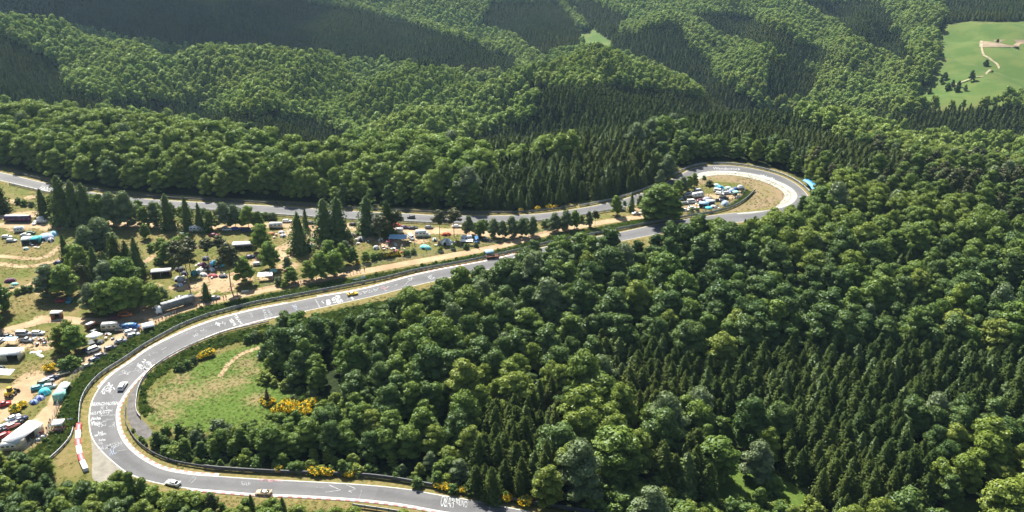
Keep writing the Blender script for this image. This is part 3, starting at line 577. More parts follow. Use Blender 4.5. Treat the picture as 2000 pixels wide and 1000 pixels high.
# young, lower wood at the foot of the picture and beside the lower straight
def tree_h(P, base):
    u, v = P[:, 3], P[:, 4]; h = base*rs.uniform(.78, 1.18, len(P))
    low_ = lowland(P)
    small = (v > 895) & (u < 900) ; h = np.where(small, h*rs.uniform(.42, .62, len(P)), h)
    low = (v > 800) & (v < 960) & (u > 280) & (u < 900); h = np.where(low, h*np.clip(.36+(u-280)/1300, .36, .72), h)
    edge = sdist(P[:, 0], P[:, 1], K); h = np.where((edge < 6) & (P[:, 5] < 560), h*.8, h)
    h = np.where((v > 590) & (v < 670) & (u > 480) & (u < 720) & (P[:, 5] < 420), h*.5, h)
    far_b = (P[:, 1] > 430) & (u < 1300) & (P[:, 5] < 640); h = np.where(far_b, h*1.15, h)
    return h
HB = tree_h(FB, 15.5)*rs.choice([.82, 1, 1, 1.12], len(FB)); HS = tree_h(FS, 12.3)*np.where(FS[:, 5] > 520, .88, 1.0)
WB = np.where(HB < 10, rs.uniform(1.25, 1.6, len(FB)), rs.uniform(1.0, 1.42, len(FB))); WB = np.where(FB[:, 5] >= 660, rs.uniform(.8, 1.15, len(FB)), WB); WB = np.where(dome(FB), WB*.82, WB); HB = np.where(dome(FB), HB*.93, HB)
pine = (FB[:, 6] > .5) & (rs.uniform(0, 1, len(FB)) < .55)
# dark gaps: thin a few trees out at random clumps
gap = (np.sin(FB[:, 0]*.11+2)*np.sin(FB[:, 1]*.13+1) > .93) & (rs.uniform(0, 1, len(FB)) < .8); FB, HB, pine, WB = FB[~gap], HB[~gap], pine[~gap], WB[~gap]
BIG = [(1195,935,16,0,1.75,'widest olive-green tree in the clearing edge left of the dark spruces'),(1135,860,19,4,1.35,'tall light green tree right of the dark spruces above the scrub'),(1090,930,15,2,1.5,'dark green tree at the left edge of the scrub'),(1398,908,14,0,1.6,'bright green round tree between dark spruces'),(1270,1035,12,6,1.5,'grey-green bushy tree at the foot of the picture'),(1335,1040,10,0,1.5,'green tree right of the grey-green bushy one at the foot of the picture'),(1290,890,18,2,1.2,'bluish tree rising from the spruces'),(1660,1060,12,6,1.4,'grey-green round tree below the big spruce stand'),(1985,960,17,4,1.7,'largest light green tree at the right edge of the picture'),(1890,900,14,4,1.3,'light green tree left of the largest one at the right edge'),(1840,905,12,4,1.2,'small light green tree on the edge of the spruce stand'),(1480,905,14,6,1.2,'grey tree behind the grass clearing'),
 (800,905,10,0,1.6,'broad bright tree behind the lower barrier'),(730,880,11,4,1.4,'light green tree right of the low wood'),(900,955,7,6,1.5,'round grey bush-like tree behind the lower barrier'),(700,840,11,5,1.3,'slim light tree at the corner of the meadow wood'),(850,905,10,4,1.4,'yellow-green tree above the lower barrier')]
BP = []
for u, v, h, vr, wd, lab in BIG:
    x, y, z = G(u, v, -3); plant('broad', x, y, float(hgt(x, y))-.2, h, wd, vr, u*.1, lab, 'large trees at the foot of the picture'); BP.append((x, y, h*.2*wd))
BP = np.array(BP)
for nmq in ('B', 'S'):
    Q = FB if nmq == 'B' else FS; k = np.ones(len(Q), bool)
    for x, y, rr in BP: k &= np.hypot(Q[:, 0]-x, Q[:, 1]-y) > rr+1.2
    if nmq == 'B': FB, HB, pine, WB = FB[k], HB[k], pine[k], WB[k]
    else: FS, HS = FS[k], HS[k]
# ragged ground line of bottom-right shrub land
def reg(u, v, t):
    if v > 930 and u < 900: return 'in the wood below the lower straight', 'trees below the lower straight'
    if u < 900 and v > 780: return 'between the meadow and the lower straight', 'trees between the meadow and the lower straight'
    if u < 1200 and v > 540: return 'in the wood right of the meadow', 'trees right of the meadow'
    if v > 780: return 'in the wood at the lower right of the picture', 'trees at the lower right'
    if u < 1300 and v < 430: return 'in the wood behind the back straight', 'trees behind the back straight'
    if v > 500: return 'on the wooded slope right of the straight', 'trees right of the straight'
    return 'in the wood below the hairpin', 'trees round the hairpin'
TONE = {0: 'mid green round-crowned', 1: 'mid green domed', 2: 'dark green broad-crowned', 3: 'dark green upright', 4: 'light yellow-green', 5: 'slender mid green', 6: 'grey-green soft-crowned', 7: 'bright green broad-crowned', 8: 'bright green domed'}
# hand-placed trees of the camp site and the meadow: base pixel, height, width factor, kind, variant, label
TREES = []
def T(u, v, h, kind='broad', var=0, wide=1.0, lab=None): TREES.append((u, v, h, kind, var, wide, lab))
for a in [(88,424,15,'spruce',0,1.3,'spruce at the left end of the tall row beside the back straight'),(108,424,12,'broad',3,.9,'small dark tree between two spruces at the left end of the roadside row'),
 (128,436,25,'spruce',1,1.25,'tallest spruce of the roadside row above the purple coach'),(152,438,23,'spruce',2,1.2,'tall spruce in the middle of the roadside clump'),(172,440,22,'spruce',0,1.25,'tall spruce on the right of the roadside clump'),
 (196,440,16,'broad',3,.9,'dark tree right of the tall roadside spruces'),(222,440,16,'broad',6,.95,'grey-green willow beside the back straight'),(250,442,17,'broad',6,1.0,'large grey-green willow beside the back straight'),
 (284,444,11,'broad',3,1.0,'low dark tree under the back straight'),(305,442,12,'broad',6,.9,'grey-green tree left of a pointed dark tree'),(331,446,18,'spruce',3,1.2,'pointed bluish conifer beside the back straight'),
 (368,448,17,'larch',0,.8,'light green larch-like tree beside the back straight'),(392,449,14,'larch',1,.8,'smaller larch-like tree beside the back straight'),(412,449,10,'broad',3,.9,'low dark tree right of the larches'),
 (440,444,12,'broad',6,1.0,'grey-green bushy tree beside the back straight'),(460,444,11,'broad',6,.9,'second grey-green bushy tree near the parked blue van'),(486,446,11,'broad',0,1.0,'bright green tree left of the white caravan'),(506,446,9,'broad',3,.9,'dark low tree left of the white caravan'),
 (285,466,7.5,'broad',3,1.0,'round dark bush-like tree alone on the grass'),(404,452,3.5,'shrub',1,1.0,'small dark shrub right of the white camper'),
 (172,512,16,'broad',6,.95,'grey willow at the top of the central clump'),(202,500,17,'broad',6,1.15,'large pale willow in the left camp wood'),(222,512,14,'larch',0,.8,'larch on the right of the pale willow'),
 (131,510,13,'spruce',3,1.0,'narrow conifer at the left end of the camp wood'),(152,528,12,'broad',0,1.0,'bright green tree at the left of the camp wood'),(163,540,14,'broad',0,.8,'green tree in the left part of the camp wood'),(190,545,15,'spruce',3,1.1,'conifer in the middle of the camp wood'),
 (210,545,13,'spruce',1,1.1,'second conifer in the middle of the camp wood'),(232,530,17,'spruce',0,1.2,'dark conifer behind the big broadleaf clump'),(272,538,18,'larch',1,.85,'broad dark larch left of the long white tent'),(252,528,14,'spruce',2,1.2,'dark conifer left of the larch'),
 (100,578,13,'broad',6,1.15,'left half of the big grey-green clump on the field'),(130,580,13.5,'broad',2,1.1,'right half of the big grey-green clump on the field'),(162,560,10,'pine',0,1.0,'thin brownish tree beside the big clump'),
 (182,612,12,'broad',6,1.0,'grey-green tree at the lower left of the big clump'),(210,616,14,'broad',2,1.0,'front tree of the big clump above the red vans'),(240,615,15,'broad',2,1.05,'tallest front tree of the big clump'),(218,585,16,'broad',6,1.0,'tree in the heart of the big clump'),
 (250,582,17,'broad',2,1.05,'big dark tree in the heart of the big clump'),(272,604,13,'broad',2,1.0,'right front tree of the big clump'),(300,600,10,'broad',0,1.1,'low tree on the right edge of the big clump'),(236,560,13,'broad',0,.9,'light tree at the top of the big clump'),(318,588,6,'broad',6,1.1,'low grey-green bush-like tree left of the grey lorry'),
 (-6,612,15,'broad',2,1.1,'dark tree cut by the left edge of the picture'),(-22,640,15,'broad',2,1.1,'second dark tree at the left edge of the picture'),(4,412,15,'spruce',0,1.5,'dark spruce at the left edge beside the back straight'),(-14,402,19,'spruce',2,1.5,'tallest spruce at the left edge beside the back straight'),
 (120,684,9.5,'broad',4,1.0,'left part of the bright tree above the yard'),(148,688,10,'broad',0,1.15,'right part of the bright tree above the yard'),(134,664,8,'broad',4,1.0,'upper part of the bright tree above the yard'),
 (370,562,19,'pine',0,1.0,'pine with a bare trunk beside the grey tents'),(352,540,16,'pine',1,1.1,'pine left of the tents'),(372,528,15,'pine',2,1.2,'pine behind the tents'),(408,515,12,'pine',0,1.3,'low pine behind the blue tent'),(432,510,12,'pine',1,1.2,'pine above the blue tent'),(452,566,20,'pine',2,1.0,'tall bare-stemmed pine right of the tents'),(330,512,10,'broad',3,1.2,'dark bushy tree behind the pines'),(318,498,8,'broad',3,1.3,'bushy tree on the grass edge'),(348,492,7,'broad',2,1.3,'low bushy tree near the round pink tent'),
 (404,586,8,'spruce',3,1.3,'small spruce beside the sandy path'),(479,553,11.5,'broad',0,1.0,'round green tree below the white marquee'),(527,524,12,'broad',0,.95,'round green tree left of the camouflage tent'),(512,492,13,'broad',0,.95,'tree beside the white caravan'),(524,505,8,'broad',2,.9,'dark tree behind the round green tree'),
 (586,490,19,'larch',0,1.0,'wide light larch among the tents'),(598,449,12,'larch',1,.6,'slim larch behind the wide one'),(636,470,21,'spruce',0,1.35,'left of the twin tall spruces'),(662,470,22,'spruce',2,1.3,'right, browner of the twin tall spruces'),
 (718,456,19,'spruce',1,1.4,'tall spruce left of the brown pine'),(757,462,18,'spruce',1,1.4,'tall spruce right of the brown pine'),(744,484,16,'pine',0,1.15,'brown pine above the small white tent'),(776,462,13,'pine',1,1.2,'flat-topped pine behind the blue awning'),
 (859,466,14,'pine',2,1.1,'left of the pair of flat pines by the road'),(887,463,14,'pine',0,1.2,'right of the pair of flat pines by the road'),
 (604,548,9,'broad',3,1.0,'left tree of the clump above the path'),(628,544,12,'broad',0,1.0,'tallest tree of the clump above the path'),(654,538,11,'broad',0,1.05,'right tree of the clump above the path'),(644,512,10,'broad',0,.95,'upper tree of the clump above the path'),(670,516,10,'broad',3,.9,'upper right tree of the clump'),(690,516,8,'broad',3,.95,'dark low tree right of the clump'),(676,500,7,'broad',6,1.0,'grey low tree right of the clump'),
 (570,552,7,'broad',0,1.1,'low tree beside the path'),(562,528,6,'broad',6,1.0,'pale low tree above the path'),(635,495,6,'broad',6,1.0,'small tree above the clump'),(715,512,5,'broad',0,1.1,'low bushy tree left of the yellow broom'),
 (916,458,9,'broad',6,.8,'pale tree at the left end of the roadside row'),(938,462,8,'broad',0,.9,'dark low tree in the roadside row'),(964,464,9,'broad',6,.85,'third tree of the pale roadside row'),(982,464,8,'broad',6,.8,'fourth tree of the pale roadside row'),(1000,463,10,'broad',6,.85,'fifth tree of the pale roadside row'),(1020,462,9,'broad',6,.8,'sixth tree of the pale roadside row'),(1040,460,9,'broad',6,.8,'seventh tree of the pale roadside row'),
 (1082,452,9,'broad',6,1.0,'left of the three pale trees before the gap'),(1104,449,9.5,'broad',6,1.0,'middle of the three pale trees before the gap'),(1122,446,9,'broad',0,.8,'right of the three pale trees before the gap'),(1150,444,8,'broad',6,.7,'thin pale tree beside a brown one'),(1162,446,9,'pine',1,.9,'brownish tree beside the path'),
 (1203,420,10,'broad',0,.8,'round green tree alone beside the road'),(1233,412,10,'larch',0,.75,'pointed green tree beside the road'),(1262,404,9,'broad',0,.9,'thin-stemmed green tree beside the road'),(1250,404,6,'broad',6,.9,'pale bush-like tree beside the road'),
 (1286,432,19,'broad',2,1.25,'largest dark tree between the two roads'),(1306,432,17,'broad',3,1.3,'right half of the large dark tree between the two roads'),(1272,424,14,'broad',0,1.1,'lighter tree on the left of the large dark one'),
 (1322,384,9,'broad',0,.9,'first tree of the row into the hairpin'),(1334,378,9,'broad',6,.9,'second tree of the row into the hairpin'),(1345,372,8,'broad',0,.8,'third tree of the row into the hairpin'),(1355,366,8,'broad',4,.8,'light tree at the tip of the row into the hairpin'),(1384,384,9,'pine',0,1.2,'dark pine on the sandy ground inside the hairpin'),
 (1302,352,14,'broad',6,1.0,'grey-green tree at the entry of the hairpin'),(1288,364,9,'broad',6,.9,'lower grey-green tree at the entry of the hairpin'),
 (165,992,7.5,'broad',0,1.1,'tree in the bottom row left of the pale run-off'),(190,990,7.5,'broad',3,1.2,'first tree below the pale run-off'),(214,993,8,'broad',0,1.2,'second tree below the pale run-off'),(238,990,7.5,'broad',0,1.1,'third tree below the pale run-off'),(264,992,12,'broad',5,.75,'tall slim tree below the pale run-off'),(286,992,10,'broad',5,.8,'slim tree right of the tallest one below the run-off'),(304,1002,8,'broad',0,1.1,'tree below the white race car'),(335,1006,6.5,'pine',0,1.2,'brownish low tree right below the white race car'),(360,1006,7,'broad',4,1.2,'light green tree below the kerb, left one'),(385,1010,7.5,'broad',4,1.3,'light green tree below the kerb, right one'),(418,1012,8,'pine',1,.8,'brown upright bush-like tree below the lower straight'),(495,1012,8,'spruce',3,.9,'small dark conifer left of the tan race car'),(556,1018,8,'spruce',3,.9,'small dark conifer right of the tan race car'),(535,1016,7,'broad',4,1.2,'yellow-green tree in front of the tan race car'),
 (524,800,6,'broad',3,.5,None)]:
    T(*[a[0], a[1], a[2], a[3], a[4], a[5], a[6]])
TREES = [t for t in TREES if t[6]]
for u, v, h, kd, var, wide, lab in TREES:
    if kd == 'spruce' and 'dark' not in lab and int(u) % 2 == 0: var = 3
    if kd == 'broad' and 'dark' not in lab: var = {2: 7, 3: 8, 0: 7, 1: 8}.get(var, var)
    elif kd == 'broad': var = {2: 0, 3: 1}.get(var, var)
    x, y, _ = G(u, v); plant(kd, x, y, 0, h, wide*(1.0 if kd == 'spruce' else 1.25), var, random.uniform(0, 6.28), lab, 'trees of the camp and the track side')
nb_hand = sum(1 for t in TREES if t[3] == 'broad'); ns_hand = sum(1 for t in TREES if t[3] == 'spruce')
# who is large enough in the picture to stand for itself
def split(P, Hh, n):
    u, v, _ = proj(P[:, 0], P[:, 1], P[:, 2]+Hh*.7); size = Hh/P[:, 5]*((u > -20) & (u < 2020) & (v > -10) & (v < 1010))
    o = np.argsort(-size); m = np.zeros(len(P), bool); m[o[:n]] = True; return m & (size > 0)
nonp = ~pine
mB = np.zeros(len(FB), bool); idx = np.where(nonp)[0]; mB[idx[split(FB[nonp], HB[nonp], 300-nb_hand-len(BIG))]] = True
mS = split(FS, HS, 300-ns_hand)
def varmap(P):                                # clumps of one species
    x, y = P[:, 0], P[:, 1]; a = np.sin(x*.021+1.3)*np.cos(y*.017-.5) + .6*np.sin(x*.06+y*.045) + rs.normal(0, .45, len(x))
    v_ = np.where(a < -.8, 4, np.where(a < -.3, 0, np.where(a < .15, 1, np.where(a < .5, 5, np.where(a < 1.0, 3, 2)))))
    v_ = np.where(rs.uniform(0, 1, len(x)) < .07, 6, v_)
    u, v = P[:, 3], P[:, 4]; dark = (u > 620) & (v > 520) & (v < 900) & (rs.uniform(0, 1, len(x)) < .5); v_ = np.where(dark & (v_ != 2), np.where(rs.uniform(0, 1, len(x)) < .5, 2, 3), v_)
    v_ = np.where((P[:, 1] > 425) & (u < 1250) & (rs.uniform(0, 1, len(x)) < .8), np.where(rs.uniform(0, 1, len(x)) < .5, 7, 8), v_)
    lightb = (v > 900) & (rs.uniform(0, 1, len(x)) < .35); return np.where(lightb, 4, v_)
VB = varmap(FB)
for i in np.where(mB)[0]:
    x, y, z, u, v, t, _ = FB[i]; rl, rg = reg(u, v, t); sz = 'small' if HB[i] < 10 else ('tall' if HB[i] > 16.5 else 'middling'); vv = int(VB[i])
    plant('broad', x, y, z-.3, HB[i], WB[i], vv, rs.uniform(0, 6.28), '%s %s broadleaf tree %s' % (sz, TONE[vv], rl), '%s %s %s' % (sz, TONE[vv], rg))
for i in np.where(mS)[0]:
    x, y, z, u, v, t, _ = FS[i]; rl, rg = reg(u, v, t); vv = int(rs.choice([0, 1, 2, 3], p=[.35, .3, .25, .1])); sz = 'taller' if HS[i] > 12.5 else 'shorter'
    tn = 'dark olive' if vv < 3 else 'lighter green'
    plant('spruce', x, y, z-.3, HS[i], rs.uniform(.95, 1.4), vv, rs.uniform(0, 6.28), '%s %s pointed spruce %s' % (sz, tn, rl), '%s %s spruces among %s' % (sz, tn, rg))
# the rest of the woods: one object per kind, its trees placed by a node group
def scatter(name, P, sc, var, templates, label, z_off=-.3):
    tc_ = bpy.data.collections.new(name + '_kinds')
    for i, m in enumerate(templates):
        o = bpy.data.objects.new('%s_kind_%02d' % (name, i), m); tc_.objects.link(o)
    me = bpy.data.meshes.new(name); me.vertices.add(len(P)); Q = np.array(P[:, :3], np.float32); Q[:, 2] += z_off; me.vertices.foreach_set('co', Q.ravel())
    a = me.attributes.new('scl', 'FLOAT_VECTOR', 'POINT'); a.data.foreach_set('vector', np.asarray(sc, np.float32).ravel())
    a = me.attributes.new('rot', 'FLOAT_VECTOR', 'POINT'); a.data.foreach_set('vector', np.c_[rs.normal(0, .03, len(P)), rs.normal(0, .03, len(P)), rs.uniform(0, 6.28, len(P))].astype(np.float32).ravel())
    a = me.attributes.new('idx', 'INT', 'POINT'); a.data.foreach_set('value', np.asarray(var, np.int32))
    o = obj(name, me); tag(o, label, None, None, 'stuff'); o['category'] = name.replace('_', ' ')
    ng = bpy.data.node_groups.new(name, 'GeometryNodeTree'); ng.interface.new_socket('Geometry', in_out='INPUT', socket_type='NodeSocketGeometry'); ng.interface.new_socket('Geometry', in_out='OUTPUT', socket_type='NodeSocketGeometry')
    gi, go = ng.nodes.new('NodeGroupInput'), ng.nodes.new('NodeGroupOutput'); ip = ng.nodes.new('GeometryNodeInstanceOnPoints'); ci = ng.nodes.new('GeometryNodeCollectionInfo')
    ci.inputs['Collection'].default_value = tc_; ci.inputs['Separate Children'].default_value = True; ci.inputs['Reset Children'].default_value = True
    ip.inputs['Pick Instance'].default_value = True; L = ng.links.new
    L(gi.outputs[0], ip.inputs['Points']); L(ci.outputs[0], ip.inputs['Instance'])
    for nm, ty, so_ in (('scl', 'FLOAT_VECTOR', 'Scale'), ('rot', 'FLOAT_VECTOR', 'Rotation'), ('idx', 'INT', 'Instance Index')):
        na = ng.nodes.new('GeometryNodeInputNamedAttribute'); na.data_type = ty; na.inputs[0].default_value = nm
        L([q for q in na.outputs if q.enabled and q.name == 'Attribute'][0], ip.inputs[so_])
    L(ip.outputs[0], go.inputs[0]); m = o.modifiers.new('place', 'NODES'); m.node_group = ng
    return o
print('forest', len(FB), len(FS), mB.sum(), mS.sum())
r = ~mB & nonp; nrb = FB[:, 5] < 620
def scl(P, Hh, H0, lo, hi, wf=1.0): s = Hh/H0; w_ = s*rs.uniform(lo, hi, len(P))*wf; return np.c_[w_, w_, s]
q = r & nrb; scatter('broadleaf_forest', FB[q], scl(FB[q], HB[q], 16, .97, 1.03, WB[q]), VB[q], BRO, 'dense broadleaf wood on the near slopes around the race track')
q = r & ~nrb; fv = np.array([0, 1, 2, 2, 4, 3, 3, 0, 1])[VB[q]]; scatter('distant_broadleaf_forest', FB[q], scl(FB[q], HB[q]*.95, 16, .97, 1.03, WB[q]), fv, BROF, 'broadleaf wood covering the hills and ridges behind the track')
q = ~mS & (FS[:, 5] < 620); scatter('spruce_forest', FS[q], scl(FS[q], HS[q], 20, 1.0, 1.4), rs.randint(0, 4, q.sum()), SPR, 'stands of dark spruce on the near slopes')
q = ~mS & (FS[:, 5] >= 620); scatter('distant_spruce_forest', FS[q], scl(FS[q], HS[q]*.95, 20, 1.0, 1.35), rs.randint(0, 3, q.sum()), SPRF, 'dark spruce stands on the far hillsides')
q = pine; scatter('pine_forest', FB[q], scl(FB[q], HB[q]*.95, 17, .9, 1.25), rs.randint(0, 3, q.sum()), PIN, 'brownish pine wood right of and behind the hairpin')
# ---------------------------------------------------------------- crash barriers and fences
M_ZINC = plain('galvanised_steel', (.36, .38, .38), .55, .35, .15, .3); M_ZDK = plain('weathered_steel', (.10, .105, .11), .7, .2, .2, .3)
M_POST = plain('steel_post', (.20, .21, .21), .6, .3); M_WOOD = plain('weathered_wood', (.20, .15, .10), .9); M_NET = plain('fence_netting', (.30, .34, .32), .8)
def ground_z(x, y): return float(hgt(x, y))
def barrier(P, hgt_, label, mat=M_ZINC, every=4.0, rails=3, name='crash_barrier', posts=True, z0=0, th=.10):
    P = smooth(P, 2.0); n = len(P); r = empty(name, (P[0][0], P[0][1], 0)); tag(r, label, 'barrier', 'crash barriers along the track'); o = P[0]
    hh = hgt_/rails
    for k in range(rails):
        za, zb = z0+.25+k*(hgt_-.25)/rails, z0+.25+(k+1)*(hgt_-.25)/rails-.05; Nn = normals(P); V = []
        prof = [(-th*.3, za), (th, za+(zb-za)*.25), (th*.2, (za+zb)/2), (th, za+(zb-za)*.75), (-th*.3, zb), (-th, zb-.01), (-th, za+.01)]
        for i in range(n):
            for d, z in prof: V.append((P[i, 0]-o[0]+Nn[i, 0]*d, P[i, 1]-o[1]+Nn[i, 1]*d, z))
        m = len(prof); F = [(i*m+j, (i+1)*m+j, (i+1)*m+(j+1) % m, i*m+(j+1) % m) for i in range(n-1) for j in range(m)]
        obj('rail', mesh('rail', V, F, [mat]), r)
    if posts:
        pm = MESH.get('bpost'+str(round(hgt_, 1))) or MB().box(-.06, .06, -.09, .09, 0, hgt_+.12).mesh('post', [M_POST]); MESH['bpost'+str(round(hgt_, 1))] = pm
        Q = smooth(P, every)[:100]; d = np.gradient(Q, axis=0)
        for i, q in enumerate(Q): obj('post', pm, r, (q[0]-o[0]-normals(Q)[i, 0]*.15, q[1]-o[1]-normals(Q)[i, 1]*.15, 0), math.atan2(d[i, 1], d[i, 0]))
    return r
MESH = {}
barrier(GP([(155,833),(156,808),(160,784),(174,758),(200,732),(240,706),(278,680),(300,667)]), 1.5, 'galvanised crash barrier round the outside of the near bend', every=3)
barrier(GP([(300,667),(350,640),(400,620),(450,606),(500,594),(575,580),(675,561)]), 1.5, 'light grey crash barrier under the green bank, left of the yellow car', every=3)
barrier(GP([(675,561),(750,546),(815,530),(920,511),(1025,488)]), 1.5, 'light grey crash barrier under the green bank, from the yellow car to the viewing platform', every=3)
barrier(GP([(1025,488),(1078,475),(1190,453),(1270,437.5),(1350,423.5)]), 1.5, 'crash barrier passing below the large dark tree between the roads', every=3.5)
barrier(GP([(1350,423.5),(1395,416),(1430,406),(1455,392),(1474,374)]), 1.5, 'crash barrier curving up into the dry grass inside the hairpin', every=3.5)
barrier(GP([(525,630),(450,647),(400,665),(350,687),(312,710),(287,732),(272,757),(267,782),(267,805),(275,817)]), 1.0, 'thin crash barrier between the track and the meadow', every=3, rails=2)
barrier(GP([(246,796),(246,824),(254,844),(270,866),(300,888),(340,904),(400,915)]), 1.1, 'crash barrier round the inside of the near bend', M_ZDK, every=3)
barrier(GP([(400,915),(440,919),(540,925),(700,931),(775,939)]), 1.4, 'dark crash barrier along the lower straight, below the orange broom', M_ZDK, every=4, th=.22)
barrier(GP([(775,939),(875,957),(975,975),(1100,995),(1160,1005)]), 1.4, 'dark crash barrier running out at the foot of the picture', M_ZDK, every=4, th=.22)
barrier(GP([(690,990),(760,1000),(830,1012)]), 1.2, 'crash barrier on the near side of the lower straight, half hidden by bushes', M_ZINC, every=3)
barrier(GP([(144,838),(138,856),(120,878),(98,898)]), 1.0, 'short curved crash barrier below the big white marquee', M_ZINC, every=3)
def rail_along(P, d, a, b, label, h=1.3): barrier(offs(sub(P, a, b), d)[::3], h, label, M_ZDK if 'far' in label else M_ZINC, every=4)
rail_along(Rw, -2.6, (20,341), (540,403), 'far-side crash barrier of the back straight, left half')
rail_along(Rw, -2.6, (540,403), (1130,408), 'far-side crash barrier of the back straight, right half')
rail_along(Rw, -2.2, (1130,408), (1380,323), 'crash barrier on the forest side of the climb into the hairpin')
rail_along(Rw, -1.8, (1380,323), (1540,417), 'crash barrier round the outside of the hairpin')
rail_along(Lw, 2.4, (20,357), (440,411), 'near-side crash barrier of the back straight behind the tall conifers')
rail_along(Lw, 2.4, (440,411), (860,434), 'near-side crash barrier of the back straight behind the parked cars')
rail_along(Lw, 2.4, (860,434), (1216,406), 'near-side crash barrier of the back straight behind the pale trees')
def post_fence(P, label, h=1.5, every=3.0, net=True, mat=M_NET):
    P = smooth(P, every)[:100]; r = empty('mesh_fence', (P[0][0], P[0][1], 0)); tag(r, label, 'fence', 'fences of the camp site'); o = P[0]; b = MB()
    for i in range(len(P)-1):
        p, q = P[i]-o, P[i+1]-o
        for k in range(4 if net else 2): z = h*(.25+.25*k) if net else h*(.5+.5*k); b.tube((*p, z), (*q, z), .03, .03, 4)
        if net:
            for t in (.2, .4, .6, .8): c_ = p*(1-t)+q*t; b.tube((*c_, .05), (*c_, h), .022, .022, 3)
    obj('netting' if net else 'wire', b.mesh('netting', [mat]), r)
    pm = MESH.setdefault('fp%.1f' % h, MB().tube((0, 0, 0), (0, 0, h+.1), .06, .05, 5).mesh('post', [M_WOOD]))
    for p in P: obj('post', pm, r, (p[0]-o[0], p[1]-o[1], 0))
post_fence(GP([(512,562),(575,549),(650,534),(710,522),(750,515)]), 'post fence along the upper edge of the path below the tree clump')
post_fence(GP([(750,515),(830,501),(950,479),(1030,461),(1080,449)]), 'post fence along the upper edge of the path below the caravans')
post_fence(GP([(345,612),(300,628),(262,650),(225,674),(190,702),(165,722)]), 'post fence between the parked cars and the green bank', 1.3)
post_fence(GP([(165,722),(148,734),(134,752),(122,776),(112,800),(104,824)]), 'mesh fence beside the long green and white tent', 2.0)
post_fence(GP([(104,824),(96,846),(82,862),(60,876),(40,884)]), 'mesh fence below the big white marquee', 2.0)
post_fence(GP([(1326,412),(1352,418),(1385,415),(1420,404),(1446,386),(1456,372)]), 'pale fence round the camp inside the hairpin', 1.5)
post_fence(GP([(0,655),(50,641),(100,630),(140,627)]), 'low wire fence above the sandy track on the left', .9, 4, False)
# tyre wall of red and white wrapped blocks
M_RED = plain('red_sheet', (.55, .03, .05), .5, 0, .15, .6); M_WHT = plain('white_sheet', (.75, .74, .72), .5, 0, .08, .6)
tw = smooth(GP([(155,832),(153.5,848),(153,864),(155,880),(158.5,896),(163,908),(169,921)]), .5); r = empty('tyre_wall', (tw[0][0], tw[0][1], 0)); tag(r, 'red and white block barrier beside the grass strip at the near bend', 'tyre wall')
cuts = np.linspace(0, len(tw)-1, 7).astype(int)
for k in range(6):
    Q = tw[cuts[k]:cuts[k+1]+1]-tw[0]; Nn = normals(Q); b = MB(); n = len(Q); V = []
    for i in range(n):
        for d, z in ((-.72, 0), (-.72, 1.05), (-.6, 1.15), (.6, 1.15), (.72, 1.05), (.72, 0)): V.append((Q[i, 0]+Nn[i, 0]*d, Q[i, 1]+Nn[i, 1]*d, z + (.03 if i % 3 == 0 and z > .5 else 0)))
    F = [(i*6+j, (i+1)*6+j, (i+1)*6+j+1, i*6+j+1) for i in range(n-1) for j in range(5)] + [tuple(range(6)), tuple(reversed(range(6*n-6, 6*n)))]
    obj('block', mesh('block', V, F, [M_RED if k % 2 == 0 else M_WHT]), r)
# ---------------------------------------------------------------- vehicles
M_GLASS = NT('car_glass').mat; _b = M_GLASS.node_tree.nodes['Principled BSDF']; _b.inputs['Base Color'].default_value = (.02, .025, .03, 1); _b.inputs['Roughness'].default_value = .08
M_TYRE = plain('tyre', (.025, .025, .025), .9); M_RIM = plain('rim', (.35, .35, .36), .4, .6)
PAL = dict(white=(.74, .74, .72), silver=(.42, .44, .46), grey=(.20, .21, .23), black=(.018, .018, .022), navy=(.02, .035, .10), blue=(.03, .14, .40), red=(.45, .03, .03), maroon=(.16, .015, .03), yellow=(.75, .50, .03),
  tan=(.55, .42, .27), teal=(.03, .28, .34), green=(.03, .09, .05), cream=(.62, .55, .42), orange=(.70, .20, .03), pink=(.70, .28, .26), purple=(.07, .015, .09), brown=(.16, .07, .04), lblue=(.30, .48, .62), turq=(.05, .50, .55), mint=(.28, .60, .50), dkgrey=(.07, .075, .08), lav=(.42, .45, .62), olive=(.12, .13, .06), gtent=(.32, .33, .33), royal=(.05, .09, .42), amber=(.6, .33, .03))
def paint(c, tent=False):
    k = ('cloth_' if tent else 'paint_')+c
    if k in MATS: return MATS[k]
    m = plain(k, PAL[c], .75 if tent else .32, 0, .14 if tent else .04, 1.2 if tent else .5)
    if not tent: m.node_tree.nodes['Principled BSDF'].inputs['Coat Weight'].default_value = .4
    return m
def wheel_mesh(r=.32, w_=.22):
    k = 'wheel%.2f' % r
    if k not in MESH: b = MB(); b.tube((0, -w_/2, 0), (0, w_/2, 0), r, r, 12, 0); b.tube((0, -w_/2-.01, 0), (0, w_/2+.01, 0), r*.55, r*.55, 8, 1); MESH[k] = b.mesh('wheel', [M_TYRE, M_RIM])
    return MESH[k]
def pane(A, B, C_, D, name):                  # a window on the slanted side A B (bottom) C D (top), slightly proud of it, bevelled in from its edges
    A, B, C_, D = [np.array(p, float) for p in (A, B, C_, D)]; n = np.cross(B-A, D-A); n = n/np.linalg.norm(n)*.012
    def p(s, t): return tuple((A*(1-s)+B*s)*(1-t) + (D*(1-s)+C_*s)*t + n)
    V = [p(.06, .14), p(.94, .14), p(.94, .9), p(.06, .9)]; V2 = [tuple(np.array(q)-n*1.8) for q in V]
    return mesh(name, V+V2, [(0, 1, 2, 3), (0, 4, 5, 1), (1, 5, 6, 2), (2, 6, 7, 3), (3, 7, 4, 0)], [M_GLASS])
